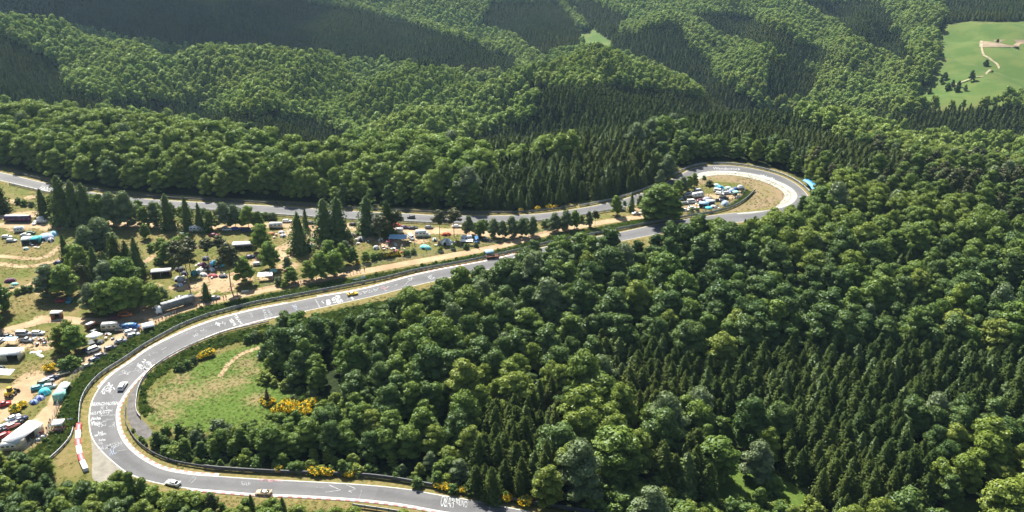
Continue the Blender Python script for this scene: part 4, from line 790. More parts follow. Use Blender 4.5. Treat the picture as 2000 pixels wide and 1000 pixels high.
SPEC = {  # body side profile, cabin (rear x, front x at belt; rear, front at roof; belt z, roof z; half width belt, roof), half width, wheel x, wheel radius
 'saloon': ([(-2.25, .32), (-2.3, .7), (-2.15, .93), (-1.3, .98), (1.0, .95), (2.0, .80), (2.28, .62), (2.25, .3)], (-1.75, 1.15, -1.05, .40, .94, 1.42, .78, .60), .87, (-1.35, 1.38), .31),
 'hatch': ([(-1.95, .32), (-2.02, .7), (-1.95, .98), (1.0, .95), (1.75, .82), (1.98, .6), (1.95, .3)], (-1.9, 1.2, -1.55, .45, .95, 1.46, .78, .62), .84, (-1.25, 1.28), .30),
 'estate': ([(-2.3, .32), (-2.35, .7), (-2.3, .98), (1.0, .96), (2.0, .82), (2.3, .6), (2.27, .3)], (-2.22, 1.2, -1.95, .45, .95, 1.48, .80, .64), .88, (-1.4, 1.4), .31),
 'sports': ([(-2.15, .28), (-2.2, .62), (-2.05, .86), (-1.2, .88), (.9, .80), (1.9, .66), (2.2, .5), (2.2, .22)], (-1.75, .95, -.85, .15, .82, 1.22, .78, .55), .92, (-1.3, 1.33), .32),
 'van': ([(-2.5, .35), (-2.55, .8), (-2.5, 1.15), (1.7, 1.12), (2.3, .98), (2.5, .7), (2.48, .32)], (-2.48, 1.95, -2.4, 1.1, 1.1, 1.98, .90, .80), .93, (-1.55, 1.6), .34),
 'pickup': ([(-2.5, .4), (-2.55, .95), (-2.5, 1.0), (1.0, 1.02), (2.1, .95), (2.45, .7), (2.45, .35)], (-.6, 1.2, -.35, .55, 1.0, 1.7, .82, .68), .9, (-1.6, 1.55), .36)}
def car_meshes(kind, colour):
    key = (kind, colour)
    if key in MESH: return MESH[key]
    prof, (a, b_, A, B_, zb, zt, yb, yt), hw, wx, wr = SPEC[kind]; m = paint(colour); M = MB(); M.prism(prof, -hw, hw, 0, .06)
    V = [(a, -yb, zb), (b_, -yb, zb), (b_, yb, zb), (a, yb, zb), (A, -yt, zt), (B_, -yt, zt), (B_, yt, zt), (A, yt, zt)]
    M.add(V, [(4, 5, 6, 7), (0, 1, 5, 4), (1, 2, 6, 5), (2, 3, 7, 6), (3, 0, 4, 7)])
    xm = (A+B_)/2; M.add([(A+.1, -yt+.05, zt), (B_-.1, -yt+.05, zt), (B_-.1, yt-.05, zt), (A+.1, yt-.05, zt), (xm, -yt*.6, zt+.05), (xm, yt*.6, zt+.05)], [(0, 1, 4), (1, 2, 5, 4), (2, 3, 5), (3, 0, 4, 5)])
    if kind == 'sports': M.box(-2.3, -2.05, -.8, .8, 1.12, 1.16); M.box(-2.2, -2.12, -.6, -.55, .8, 1.12); M.box(-2.2, -2.12, .55, .6, .8, 1.12)
    if kind == 'pickup': M.box(-2.45, -.65, -.8, .8, 1.01, 1.04, 1)
    M.box(.9, 1.02, -hw-.16, -hw+.02, zb-.02, zb+.12); M.box(.9, 1.02, hw-.02, hw+.16, zb-.02, zb+.12)      # door mirrors
    parts = [('body', M.mesh('body', [m, M_TYRE]), None)]
    parts.append(('windscreen', pane(V[1], V[2], V[6], V[5], 'windscreen'), None)); parts.append(('rear_window', pane(V[3], V[0], V[4], V[7], 'rear_window'), None))
    parts.append(('side_window', pane(V[0], V[1], V[5], V[4], 'side_window'), None)); parts.append(('side_window', pane(V[2], V[3], V[7], V[6], 'side_window'), None))
    for x in wx:
        for s_ in (-1, 1): parts.append(('wheel', wheel_mesh(wr), (x, s_*(hw-.06), wr)))
    MESH[key] = parts; return parts
def place(name, u, v, ang, parts, label, cat, group, sc=1.0, z=0.0):
    x, y, _ = G(u, v); r = empty(name, (x, y, z), math.radians(ang)); r.scale = (sc, sc, sc); tag(r, label, cat, group)
    for nm, me, loc in parts: obj(nm, me, r, loc)
    return r
def heading(p, q): a, b = np.array(G(*p)[:2]), np.array(G(*q)[:2]); return math.degrees(math.atan2(b[1]-a[1], b[0]-a[0]))
def car(kind, colour, u, v, ang, label, group='vehicles parked on the camp site', sc=1.0):
    cat = 'van' if kind == 'van' else 'car'; return place({'van': 'parked_van', 'pickup': 'pickup_truck'}.get(kind, 'parked_car') if 'parked' in group else 'race_car', u, v, ang, car_meshes(kind, colour), label, cat, group, sc)
RG = 'cars driving on the track'
car('sports', 'white', 338, 946, heading((338,945),(300,935)), 'white race car with dark windows on the lower straight, seen side on', RG, 1.02)
car('sports', 'tan', 515, 965, heading((515,965),(460,961)), 'tan race car half behind a bush on the lower straight', RG, 1.0)
car('estate', 'white', 240, 757, heading((232,770),(248,745)), 'white car rounding the near bend', RG, 1.1)
car('sports', 'yellow', 689, 576, heading((670,580),(710,572)), 'yellow car on the straight beside the rough green bank', RG, 1.0)
car('hatch', 'dkgrey', 803, 426, 178, 'dark car driving alone on the back straight', RG, 1.0)
CARS = [('estate','black',34,433,2,'black car in front of the long purple coach'),('saloon','white',69,437,-80,'white car facing down the field beside a small box lorry'),
 ('saloon','white',50,461,3,'white car behind the white and turquoise tent'),('estate','white',14,465,4,'white car at the left end of the upper row'),('estate','silver',23,472,6,'silver car in front of the white one at the left end'),
 ('hatch','black',88,522,10,'black car half behind the big grey-green clump'),('saloon','navy',116,515,10,'dark blue car above the big grey-green clump'),('hatch','silver',140,517,8,'grey car at the upper right of the big clump'),
 ('hatch','red',118,590,5,'red car in the shade of the big clump'),('hatch','teal',136,590,-85,'teal car facing the viewer in the shade of the big clump'),
 ('estate','maroon',225,623,14,'dark red car below the big clump, behind an orange van'),('van','orange',246,618,14,'orange-red van below the big clump'),
 ('hatch','cream',237,646,5,'small cream car under the blue van'),('estate','white',256,650,38,'white car nose up at the start of the row by the path'),('estate','silver',262,657,36,'silver car beside the white one at the start of the row'),
 ('saloon','grey',236,669,33,'grey car second in the row along the path'),('estate','dkgrey',217,682,36,'dark grey estate third in the row along the path'),('estate','dkgrey',197,697,38,'dark grey car fourth in the row along the path'),('hatch','navy',185,705,50,'dark blue car fifth in the row, nose against the path'),('saloon','olive',171,717,42,'olive car at the lower end of the row along the path'),
 ('hatch','black',186,650,60,'black car beside the brown and white van'),('van','white',184,686,50,'white van in the shade under the bright tree'),('estate','black',172,686,45,'black car in the shade left of the white van'),
 ('van','silver',46,655,2,'silver van at the top of the yard left of the bright tree'),('estate','white',75,653,2,'white car with dark windows at the right of the yard\'s top row'),('saloon','black',14,659,3,'black car at the left of the yard\'s top row'),('pickup','silver',52,667,0,'silver pickup in the yard under the silver van'),('hatch','white',3,667,80,'white car cut by the left edge in the yard'),
 ('hatch','navy',103,741,36,'dark blue car beside the sandy track'),('hatch','white',94,746,35,'white car beside the sandy track'),('estate','teal',76,760,30,'teal estate beside the turquoise tent'),('hatch','silver',98,757,10,'silver car above the turquoise tent'),('hatch','green',86,750,25,'green car above the teal estate'),
 ('pickup','red',6,793,30,'red and white pickup cut by the left edge'),('saloon','white',27,819,52,'white car at the top left of the group beside the big marquee'),('saloon','navy',40,822,52,'navy car at the top of the group beside the big marquee'),('saloon','silver',15,834,52,'silver car in the middle left of the group beside the big marquee'),('hatch','pink',26,834,52,'pink car in the middle of the group beside the big marquee'),('saloon','black',33,829,52,'black car in the middle of the group beside the big marquee'),('hatch','red',10,853,52,'red car at the foot of the group beside the big marquee'),('saloon','black',0,845,52,'black car cut by the left edge beside the big marquee'),('saloon','lblue',4,838,52,'pale blue car at the left of the group beside the big marquee'),
 ('hatch','green',61,457,4,'small green car in the upper camp behind the turquoise tent'),('hatch','green',358,460,0,'small green car below the white camper'),('saloon','maroon',418,461,2,'dark red car alone on the upper grass'),('saloon','white',444,450,2,'white car left of the two blue vehicles'),('hatch','royal',461,449,2,'blue hatchback left of the blue van'),('van','navy',482,452,0,'blue van with a white roof beside the pale trees'),
 ('saloon','navy',488,504,20,'navy car below the white marquee'),('estate','silver',505,518,14,'silver car left of the round green tree'),('saloon','silver',354,584,22,'silver car above the long grey lorry'),('saloon','grey',419,584,20,'grey car on the sandy track beside the small spruce'),
 ('estate','white',561,434,2,'white estate beside the back straight'),('saloon','black',608,437,2,'black car beside the back straight left of the twin spruces'),('hatch','black',622,452,-70,'black car facing the viewer left of the twin spruces'),('hatch','maroon',613,462,-80,'maroon car below the slim larch'),
 ('saloon','black',691,440,0,'black car right of the twin spruces'),('saloon','maroon',720,439,0,'maroon car behind the tall spruce'),('saloon','silver',735,438,2,'silver car behind the brown pine'),('van','white',747,441,0,'white van behind the brown pine'),('hatch','red',775,442,0,'red car left of two dark ones'),('saloon','purple',790,446,-3,'dark purple car in the row near the white motorhome'),('saloon','dkgrey',807,447,-3,'dark grey car nearest to the white motorhome'),('van','white',803,466,-65,'white van facing the viewer left of the motorhome'),
 ('van','blue',931,472,-85,'blue and white van facing the viewer'),('estate','black',952,471,-25,'black estate with silver bonnet at the right end of the camp'),('hatch','grey',838,446,0,'grey car above the white motorhome'),('saloon','white',892,444,0,'white car behind the flat pines'),
 ('saloon','white',1243,419,10,'white car left of the white tent by the path'),('saloon','dkgrey',1213,412,0,'dark car on the pale path below the round tree'),
 ('saloon','silver',1326,391,20,'silver car at the left of the hairpin camp'),('saloon','navy',1333,388,25,'navy car at the left of the hairpin camp'),('estate','grey',1338,399,15,'grey estate in the lower left of the hairpin camp'),('van','white',1351,396,15,'white van in the middle of the hairpin camp\'s left half'),('van','silver',1345,383,20,'silver van under the row of trees in the hairpin camp'),('estate','dkgrey',1356,378,20,'dark car under the row of trees in the hairpin camp'),('van','silver',1364,375,20,'pale van under the row of trees in the hairpin camp'),
 ('saloon','maroon',1368,393,25,'maroon car beside the grey-blue tent in the hairpin camp'),('saloon','white',1352,408,0,'white car near the lower fence of the hairpin camp'),('saloon','white',1338,412,-5,'white car at the lower left corner of the hairpin camp'),('van','white',1403,375,-30,'white van right of the pine in the hairpin camp'),('estate','white',1406,380,-30,'white estate right of the pine in the hairpin camp'),('estate','silver',1420,379,5,'silver car among the right-hand tents of the hairpin camp'),('pickup','black',1414,388,-25,'black pickup in the middle of the sandy hairpin camp'),('hatch','black',1408,394,-50,'black car on the sand of the hairpin camp'),('saloon','navy',1427,374,10,'navy car behind the lavender tent'),('hatch','dkgrey',1449,371,-20,'dark car at the right tip of the hairpin camp')]
for kd, c_, u, v, a, lab in CARS: car(kd, c_, u, v, a, lab)
# caravans, motorhomes, lorries
def box_vehicle(L, Wd, Hh, colour, low=.45, cab=None, stripe=None, nwin=3, wheels=(0,), drawbar=False, roofc='white'):
    M = MB(); prof = [(-L/2, low), (-L/2-.05, low+.7), (-L/2+.12, Hh-.12), (-L/2+.35, Hh), (L/2-.35, Hh), (L/2-.1, Hh-.15), (L/2+.06, low+.9), (L/2, low)]
    M.prism(prof, -Wd/2, Wd/2, 0, .05); M.box(-L/2+.3, L/2-.3, -Wd/2+.15, Wd/2-.15, Hh, Hh+.05, 1); M.box(-.4, .3, -.3, .3, Hh+.05, Hh+.16, 1)
    parts = [('body', M.mesh('body', [paint(colour), paint(roofc)]), None)]
    for s_ in (-1, 1):
        for k in range(nwin):
            x = -L/2+L*(k+.6)/(nwin+.2); w_ = L/(nwin+.4)*.28; zc = low+(Hh-low)*.60; y = s_*(Wd/2+.01)
            b = MB().box(x-w_, x+w_, min(y, y-s_*.03), max(y, y-s_*.03), zc-.24, zc+.24); parts.append(('window', b.mesh('window', [M_GLASS]), None))
    if stripe: b = MB(); [b.box(-L/2+.1, L/2-.1, s_*(Wd/2+.012)-.01, s_*(Wd/2+.012)+.01, low+.35, low+.55) for s_ in (-1, 1)]; parts.append(('stripe', b.mesh('stripe', [paint(stripe)]), None))
    if cab:
        m = MB(); m.prism([(L/2, low-.05), (L/2, 2.2), (L/2+.5, 2.15), (L/2+1.05, 1.35), (L/2+1.7, 1.15), (L/2+1.8, low-.05)], -Wd/2+.1, Wd/2-.1, 0, .08); parts.append(('cab', m.mesh('cab', [paint(cab)]), None))
        y = Wd/2-.22; parts.append(('windscreen', pane((L/2+1.05, -y, 1.35), (L/2+1.05, y, 1.35), (L/2+.5, y, 2.15), (L/2+.5, -y, 2.15), 'windscreen'), None)); wheels = tuple(wheels) + (L/2+1.0,)
    if drawbar: m = MB(); m.tube((L/2, -.5, .5), (L/2+1.2, 0, .45), .05, .04); m.tube((L/2, .5, .5), (L/2+1.2, 0, .45), .05, .04); m.tube((L/2+1.1, 0, .45), (L/2+1.1, 0, 0), .04, .04); parts.append(('drawbar', m.mesh('drawbar', [M_POST]), None))
    for x in wheels:
        for s_ in (-1, 1): parts.append(('wheel', wheel_mesh(.34), (x, s_*(Wd/2-.14), .34)))
    return parts
CVG = 'caravans and motorhomes on the camp site'
def cvan(u, v, a, L, Hh, colour, lab, cab=None, stripe=None, nwin=3, wheels=None, name=None, cat=None, Wd=2.2, low=.45, roofc='white'):
    ws = wheels if wheels is not None else ((-L*.25,) if cab else (0,))
    place(name or ('motorhome' if cab else 'caravan'), u, v, a, box_vehicle(L, Wd, Hh, colour, low, cab, stripe, nwin, ws, not cab and name is None, roofc), lab, cat or ('motorhome' if cab else 'caravan'), CVG)
cvan(36, 433, 0, 12.6, 3.3, 'purple', 'long purple coach with a white roof on the upper left field', None, None, 5, (-3.8, -2.6, 4.2), 'coach', 'coach')
cvan(80, 435, 2, 2.6, 3.0, 'white', 'small white box lorry facing left at the end of the purple coach', 'white', None, 0, (-.6,), 'box_lorry', 'lorry')
cvan(38, 453, 8, 4.2, 2.6, 'white', 'white caravan on the bare earth behind the turquoise tent', None, 'grey')
cvan(216, 645, 8, 6.0, 3.1, 'cream', 'cream motorhome beside the blue van on the sandy junction', 'cream', 'grey')
cvan(251, 643, 5, 5.0, 2.3, 'blue', 'blue van with flat roof beside the cream motorhome', 'blue', None, 2, (-1.2,), 'parked_van', 'van', 2.0, .45, 'lblue')
cvan(177, 642, 60, 3.4, 2.3, 'brown', 'brown van with a white roof above the square white tent', 'brown', None, 1, (-.8,), 'parked_van', 'van', 2.0)
cvan(382, 452, 2, 5.2, 2.9, 'white', 'white motorhome on the upper grass left of the red car', 'white', None)
cvan(539, 445, 2, 6.2, 2.7, 'white', 'white caravan behind the bright green tree', None, 'brown')
cvan(822, 462, 0, 5.4, 3.1, 'white', 'largest white motorhome, in the middle of the camp', 'white', 'mint')
cvan(762, 453, 0, 4.2, 2.5, 'white', 'white caravan behind the blue awning', None, 'grey')
cvan(780, 455, 0, 3.6, 2.4, 'white', 'small white caravan behind the blue awning, right one', None, 'grey')
cvan(1363, 385, 20, 6.4, 2.6, 'white', 'long white caravan in the hairpin camp', None, 'grey')
cvan(911, 470, -2, 5.2, 2.5, 'white', 'white caravan with an awning at the right of the camp')
cvan(20, 878, 8, 4.5, 2.6, 'white', 'white caravan below the big marquee, half under trees', None, 'grey')
cvan(728, 448, 0, 4.6, 1.9, 'amber', 'orange trailer behind the tall spruce', None, None, 0, None, 'trailer', 'trailer', 2.0, .5, 'orange')
# long grey lorry on the path
lx = heading((312,612),(377,592)); x, y, _ = G(345, 602); r = empty('articulated_lorry', (x, y, 0), math.radians(lx)); tag(r, 'long grey articulated lorry with a white cab beside the sandy path', 'lorry')
M = MB(); prof = [(-5.6, 1.0), (-5.6, 3.6), (-5.45, 3.75), (7.2, 3.75), (7.3, 3.6), (7.3, 1.0)]; M.prism(prof, -1.25, 1.25, 0, .03)
for k in range(9): M.box(-5.2+k*1.4, -5.12+k*1.4, -1.24, 1.24, 3.75, 3.80, 1)
obj('trailer', M.mesh('trailer', [plain('grey_tarpaulin', (.19, .20, .21), .6, 0, .25, .8), M_WHT]), r)
M = MB(); M.prism([(-8.2, .5), (-8.35, 1.4), (-8.1, 2.9), (-7.6, 3.1), (-6.2, 3.1), (-6.0, .9), (-5.9, .5)], -1.2, 1.2, 0, .06); obj('cab', M.mesh('cab', [paint('white')]), r)
obj('windscreen', pane((-8.33, 1.1, 1.5), (-8.33, -1.1, 1.5), (-8.12, -1.05, 2.8), (-8.12, 1.05, 2.8), 'windscreen'), r)
for xx in (-7.4, -5.0, 3.6, 4.8, 6.0):
    for s_ in (-1, 1): obj('wheel', wheel_mesh(.48, .3), r, (xx, s_*1.1, .48))
# open flat trailer by the sandy track, bench of signs
M = MB(); M.box(-2.0, 2.0, -1.0, 1.0, .55, .65); [M.box(a, b, c1, d1, .65, 1.05) for a, b, c1, d1 in ((-2, 2, -1, -.93), (-2, 2, .93, 1), (-2, -1.93, -.93, .93), (1.93, 2, -.93, .93))]
x, y, _ = G(124, 732); r = empty('trailer', (x, y, 0), math.radians(38)); tag(r, 'open flat trailer with pale sides beside the sandy track', 'trailer'); obj('body', M.mesh('body', [plain('trailer_boards', (.42, .38, .28), .8)]), r)
for s_ in (-1, 1): obj('wheel', wheel_mesh(.32), r, (0, s_*1.05, .32))
# yellow loader
x, y, _ = G(22, 772); r = empty('loader', (x, y, 0), math.radians(75)); tag(r, 'yellow and black wheel loader beside the sandy track at the left', 'loader')
M = MB(); M.box(-1.8, 1.0, -.85, .85, .8, 1.7, 0, .1, .1); M.box(-1.9, -1.0, -.7, .7, 1.7, 2.0); obj('body', M.mesh('body', [paint('yellow')]), r)
M = MB(); M.box(-.8, .6, -.7, .7, 1.7, 3.0, 0, .15, .12); obj('cab', M.mesh('cab', [M_GLASS]), r); M = MB(); M.box(-.75, .55, -.65, .65, 3.0, 3.12); obj('roof', M.mesh('roof', [paint('yellow')]), r)
M = MB(); M.tube((.8, -.6, 1.3), (2.4, -.6, .6), .12, .1); M.tube((.8, .6, 1.3), (2.4, .6, .6), .12, .1); M.prism([(2.3, .2), (2.3, 1.1), (2.6, 1.1), (2.9, .25), (3.1, .15)], -1.1, 1.1); obj('bucket', M.mesh('bucket', [paint('black')]), r)
for xx in (-1.2, .9):
    for s_ in (-1, 1): obj('wheel', wheel_mesh(.6, .4), r, (xx, s_*.95, .6))
# ---------------------------------------------------------------- tents
TG = 'tents and awnings on the camp site'
M_DARKIN = plain('tent_entrance_shade', (.015, .015, .018), .9)  # near-black colour paints the shade inside the tent entrances
def dome_tent(u, v, rx, ry, h, c1, lab, c2=None, a=0):
    x, y, _ = G(u, v); r = empty('dome_tent', (x, y, 0), math.radians(a)); tag(r, lab, 'tent', TG)
    M = MB().dome(0, 0, rx, ry, h, 16, 5, 0, 0, 1 if c2 else None); obj('canopy', M.mesh('canopy', [paint(c1, True), paint(c2 or c1, True)]), r)
    M = MB().dome(0, -ry*.72, rx*.42, ry*.36, h*.62, 10, 3); obj('dark_entrance', M.mesh('dark_entrance', [M_DARKIN]), r)
    M = MB(); 
    for s_ in (0, 1):
        for k in range(8):
            w0, w1 = math.pi*k/8, math.pi*(k+1)/8; f = lambda w_: ((rx*1.03*math.cos(w_), (ry*1.03*math.cos(w_)*(1 if s_ else -1)*.7), h*1.03*math.sin(w_)))
            M.tube(f(w0), f(w1), .03, .03, 4)
    obj('pole', M.mesh('pole', [M_WHT]), r)
def frame_tent(u, v, a, L, Wd, h, rise, c1, lab, wall=None, open_=True, c2=None, name='marquee', cat='tent', split_=.0):
    """ridge roof on posts, with walls unless open; optional second roof colour from split_ of the length on"""
    x, y, _ = G(u, v); r = empty(name, (x, y, 0), math.radians(a)); tag(r, lab, cat, TG); o = .15
    def roof(x0, x1):
        return MB().add([(x0, -Wd/2-o, h), (x1, -Wd/2-o, h), (x1, 0, h+rise), (x0, 0, h+rise), (x0, Wd/2+o, h), (x1, Wd/2+o, h), (x0, -Wd/2-o, h-.08), (x1, -Wd/2-o, h-.08), (x0, Wd/2+o, h-.08), (x1, Wd/2+o, h-.08)],
          [(0, 1, 2, 3), (3, 2, 5, 4), (0, 6, 7, 1), (4, 5, 9, 8), (6, 0, 3, 4, 8), (1, 7, 9, 5, 2)])
    xs = -L/2+L*split_ if c2 else L/2+o
    obj('roof', roof(-L/2-o, xs).mesh('roof', [paint(c1, True)]), r)
    if c2: obj('roof', roof(xs+.003, L/2+o).mesh('roof', [paint(c2, True)]), r)
    if wall:
        M = MB(); M.box(-L/2, L/2, Wd/2-.06, Wd/2, 0, h-.09); M.box(-L/2, -L/2+.06, -Wd/2, Wd/2-.06, 0, h-.09); M.box(L/2-.06, L/2, -Wd/2, Wd/2-.06, 0, h-.09)
        if not open_:
            n = max(2, int(L/3)); 
            for k in range(n):
                if k % 3 != 1: M.box(-L/2+.06+(L-.12)*k/n, -L/2+.06+(L-.12)*(k+1)/n, -Wd/2, -Wd/2+.05, 0, h-.09)
        obj('wall', M.mesh('wall', [paint(wall, True)]), r)
    n = max(1, int(L/3.2)); pm = MESH.setdefault('tp%.1f' % h, MB().tube((0, 0, 0), (0, 0, h-.08), .05, .05, 6).mesh('leg', [M_WHT]))
    for k in range(n+1):
        for s_ in (-1, 1): obj('leg', pm, r, (-L/2+.1+(L-.2)*k/n, s_*(Wd/2-.12), 0))
    return r
def gazebo(u, v, a, s_, h, c1, lab, wall=None, rise=.8):
    x, y, _ = G(u, v); r = empty('gazebo', (x, y, 0), math.radians(a)); tag(r, lab, 'gazebo', TG); d = s_/2
    M = MB().add([(-d, -d, h), (d, -d, h), (d, d, h), (-d, d, h), (0, 0, h+rise), (-d, -d, h-.25), (d, -d, h-.25), (d, d, h-.25), (-d, d, h-.25)], [(0, 1, 4), (1, 2, 4), (2, 3, 4), (3, 0, 4), (0, 5, 6, 1), (1, 6, 7, 2), (2, 7, 8, 3), (3, 8, 5, 0)])
    obj('roof', M.mesh('roof', [paint(c1, True)]), r); pm = MESH.setdefault('tp%.1f' % h, MB().tube((0, 0, 0), (0, 0, h-.08), .05, .05, 6).mesh('leg', [M_WHT]))
    for p, q in ((-1, -1), (1, -1), (1, 1), (-1, 1)): obj('leg', pm, r, (p*(d-.08), q*(d-.08), 0))
    if wall: M = MB().box(-d+.02, d-.02, d-.12, d-.06, 0, h-.26); M.box(-d+.02, -d+.08, -d+.1, d-.12, 0, h-.26); obj('wall', M.mesh('wall', [paint(wall, True)]), r)
def awning(u, v, a, L, Wd, h0, h1, c1, lab):
    x, y, _ = G(u, v); r = empty('awning', (x, y, 0), math.radians(a)); tag(r, lab, 'awning', TG); V = []; F = []; nx, ny = 8, 4
    for s_ in (0, -.05):
        for j in range(ny+1):
            for i in range(nx+1):
                p, q = i/nx, j/ny; V.append((-L/2+L*p, -Wd/2+Wd*q, h0+(h1-h0)*q-.12*math.sin(p*math.pi*2)**2*math.sin(q*math.pi)+s_))
    m = (nx+1)*(ny+1)
    for j in range(ny):
        for i in range(nx): k = j*(nx+1)+i; F += [(k, k+1, k+nx+2, k+nx+1), (k+m, k+m+nx+1, k+m+nx+2, k+m+1)]
    obj('sheet', mesh('sheet', V, F, [paint(c1, True)]), r)
    for p in (-1, 1):
        for q, hh in ((-1, h0), (1, h1)): obj('pole', MB().tube((0, 0, 0), (0, 0, hh-.06), .045, .045, 6).mesh('pole', [M_WHT]), r, (p*(L/2-.08), q*(Wd/2-.08), 0))
frame_tent(63, 474, 8, 7.6, 4.5, 2.4, .7, 'white', 'white and turquoise house-shaped tent on the upper left field', 'teal', True, 'turq', split_=.55)
dome_tent(91, 466, 3.6, 3.4, 2.6, 'lblue', 'large pale blue dome tent on the upper left field', 'lav'); dome_tent(105, 459, 2.2, 2.4, 2.0, 'teal', 'teal dome tent beside the large pale blue one', 'lblue'); dome_tent(100, 471, 1.4, 1.8, 1.7, 'white', 'small white dome in front of the large pale blue tent', 'purple')
dome_tent(51, 487, 1.3, 1.2, 1.2, 'white', 'small white dome tent alone below the turquoise tent', 'mint')
dome_tent(20, 550, 2.3, 1.6, 1.6, 'maroon', 'dark maroon tent at the left on the dry field', 'purple', 20); dome_tent(29, 556, 1.6, 1.2, 1.0, 'mint', 'pale green tent beside the maroon one'); dome_tent(23, 562, 1.2, 1.0, .8, 'olive', 'olive tent below the pale green one')
dome_tent(4, 413, 1.6, 1.4, 1.5, 'gtent', 'grey dome tent at the left edge under the dark spruces', 'purple')
r = frame_tent(112, 621, 0, 3.6, 2.6, 2.6, .3, 'white', 'small kiosk with a white roof and brown sides beside the sandy track', 'brown', False, name='kiosk', cat='kiosk')
gazebo(291, 645, 30, 4.0, 2.4, 'white', 'white gazebo at the edge of the green bank, near the sandy junction', 'silver'); gazebo(186, 665, -25, 4.4, 2.3, 'white', 'square white gazebo right of the bright tree'); dome_tent(195, 670, 1.6, 1.6, 1.3, 'dkgrey', 'dark dome tent under the square white gazebo'); awning(172, 679, 45, 4.5, 3, 1.8, 2.1, 'dkgrey', 'dark awning in the shade of the bright tree')
frame_tent(21, 699, 3, 8.0, 5.2, 2.7, .5, 'white', 'large white frame tent in the yard at the left', 'cream', False)
awning(23, 671, 0, 4.6, 2.4, 2.0, 2.2, 'lblue', 'pale blue awning behind the large white tent'); awning(12, 738, -4, 5.6, 3.2, 2.2, 2.6, 'white', 'flat white awning above the sandy track at the left'); dome_tent(3, 720, 1.3, 1.2, 1.2, 'dkgrey', 'dark dome tent at the left edge above the flat white awning', 'green')
for i, (u, v, a, L, W_, lab) in enumerate([(70, 688, 15, 3.2, 1.5, 'white folded tarpaulin on the grass right of the large white tent'), (78, 694, -35, 3.4, 1.3, 'second folded white tarpaulin on the grass, lower one')]):
    x, y, _ = G(u, v); M = MB(); P_ = []
    for k in range(7): M.dome(-L/2+L*k/6, .15*math.sin(k*2.1), L/7, W_/2, .28+.12*math.sin(k*1.7), 7, 3)
    o = obj('tarpaulin', M.mesh('tarpaulin', [paint('white', True)]), None, (x, y, 0), math.radians(a)); tag(o, lab, 'tarpaulin')
dome_tent(88, 768, 2.0, 1.9, 1.9, 'turq', 'turquoise dome tent beside the sandy track'); dome_tent(78, 779, 1.6, 1.3, 1.2, 'royal', 'blue dome tent below the turquoise one', 'lav'); dome_tent(67, 787, 1.5, 1.2, 1.2, 'royal', 'blue dome tent with a white top, lowest of the three', 'lblue')
frame_tent(122, 772, heading((110,786),(135,750)), 7.6, 2.9, 2.3, .6, 'mint', 'long tent with a green and white roof against the mesh fence', 'mint', False, 'white', split_=.48)
frame_tent(48, 858, heading((20,880),(76,838)), 10.5, 5.2, 2.8, .6, 'white', 'biggest white marquee with cream walls at the lower left', 'cream', False)
gazebo(116, 838, 10, 3.2, 2.6, 'white', 'white viewing gazebo on the bank below the mesh fence', None, .3)
frame_tent(477, 485, 5, 9.5, 4.0, 2.6, .5, 'white', 'long white marquee in the upper middle of the camp', 'cream', True); awning(519, 546, 12, 6.0, 3.2, 2.3, 2.8, 'white', 'white awning below the round green tree'); dome_tent(534, 530, 1.7, 1.5, 1.2, 'mint', 'pale green dome tent above the white awning')
frame_tent(316, 538, 10, 7.6, 3.4, 2.5, .5, 'white', 'long white marquee right of the big clump', 'brown', True); dome_tent(377, 484, 2.0, 1.8, 2.0, 'cream', 'cream and pink dome tent on the upper grass', 'pink')
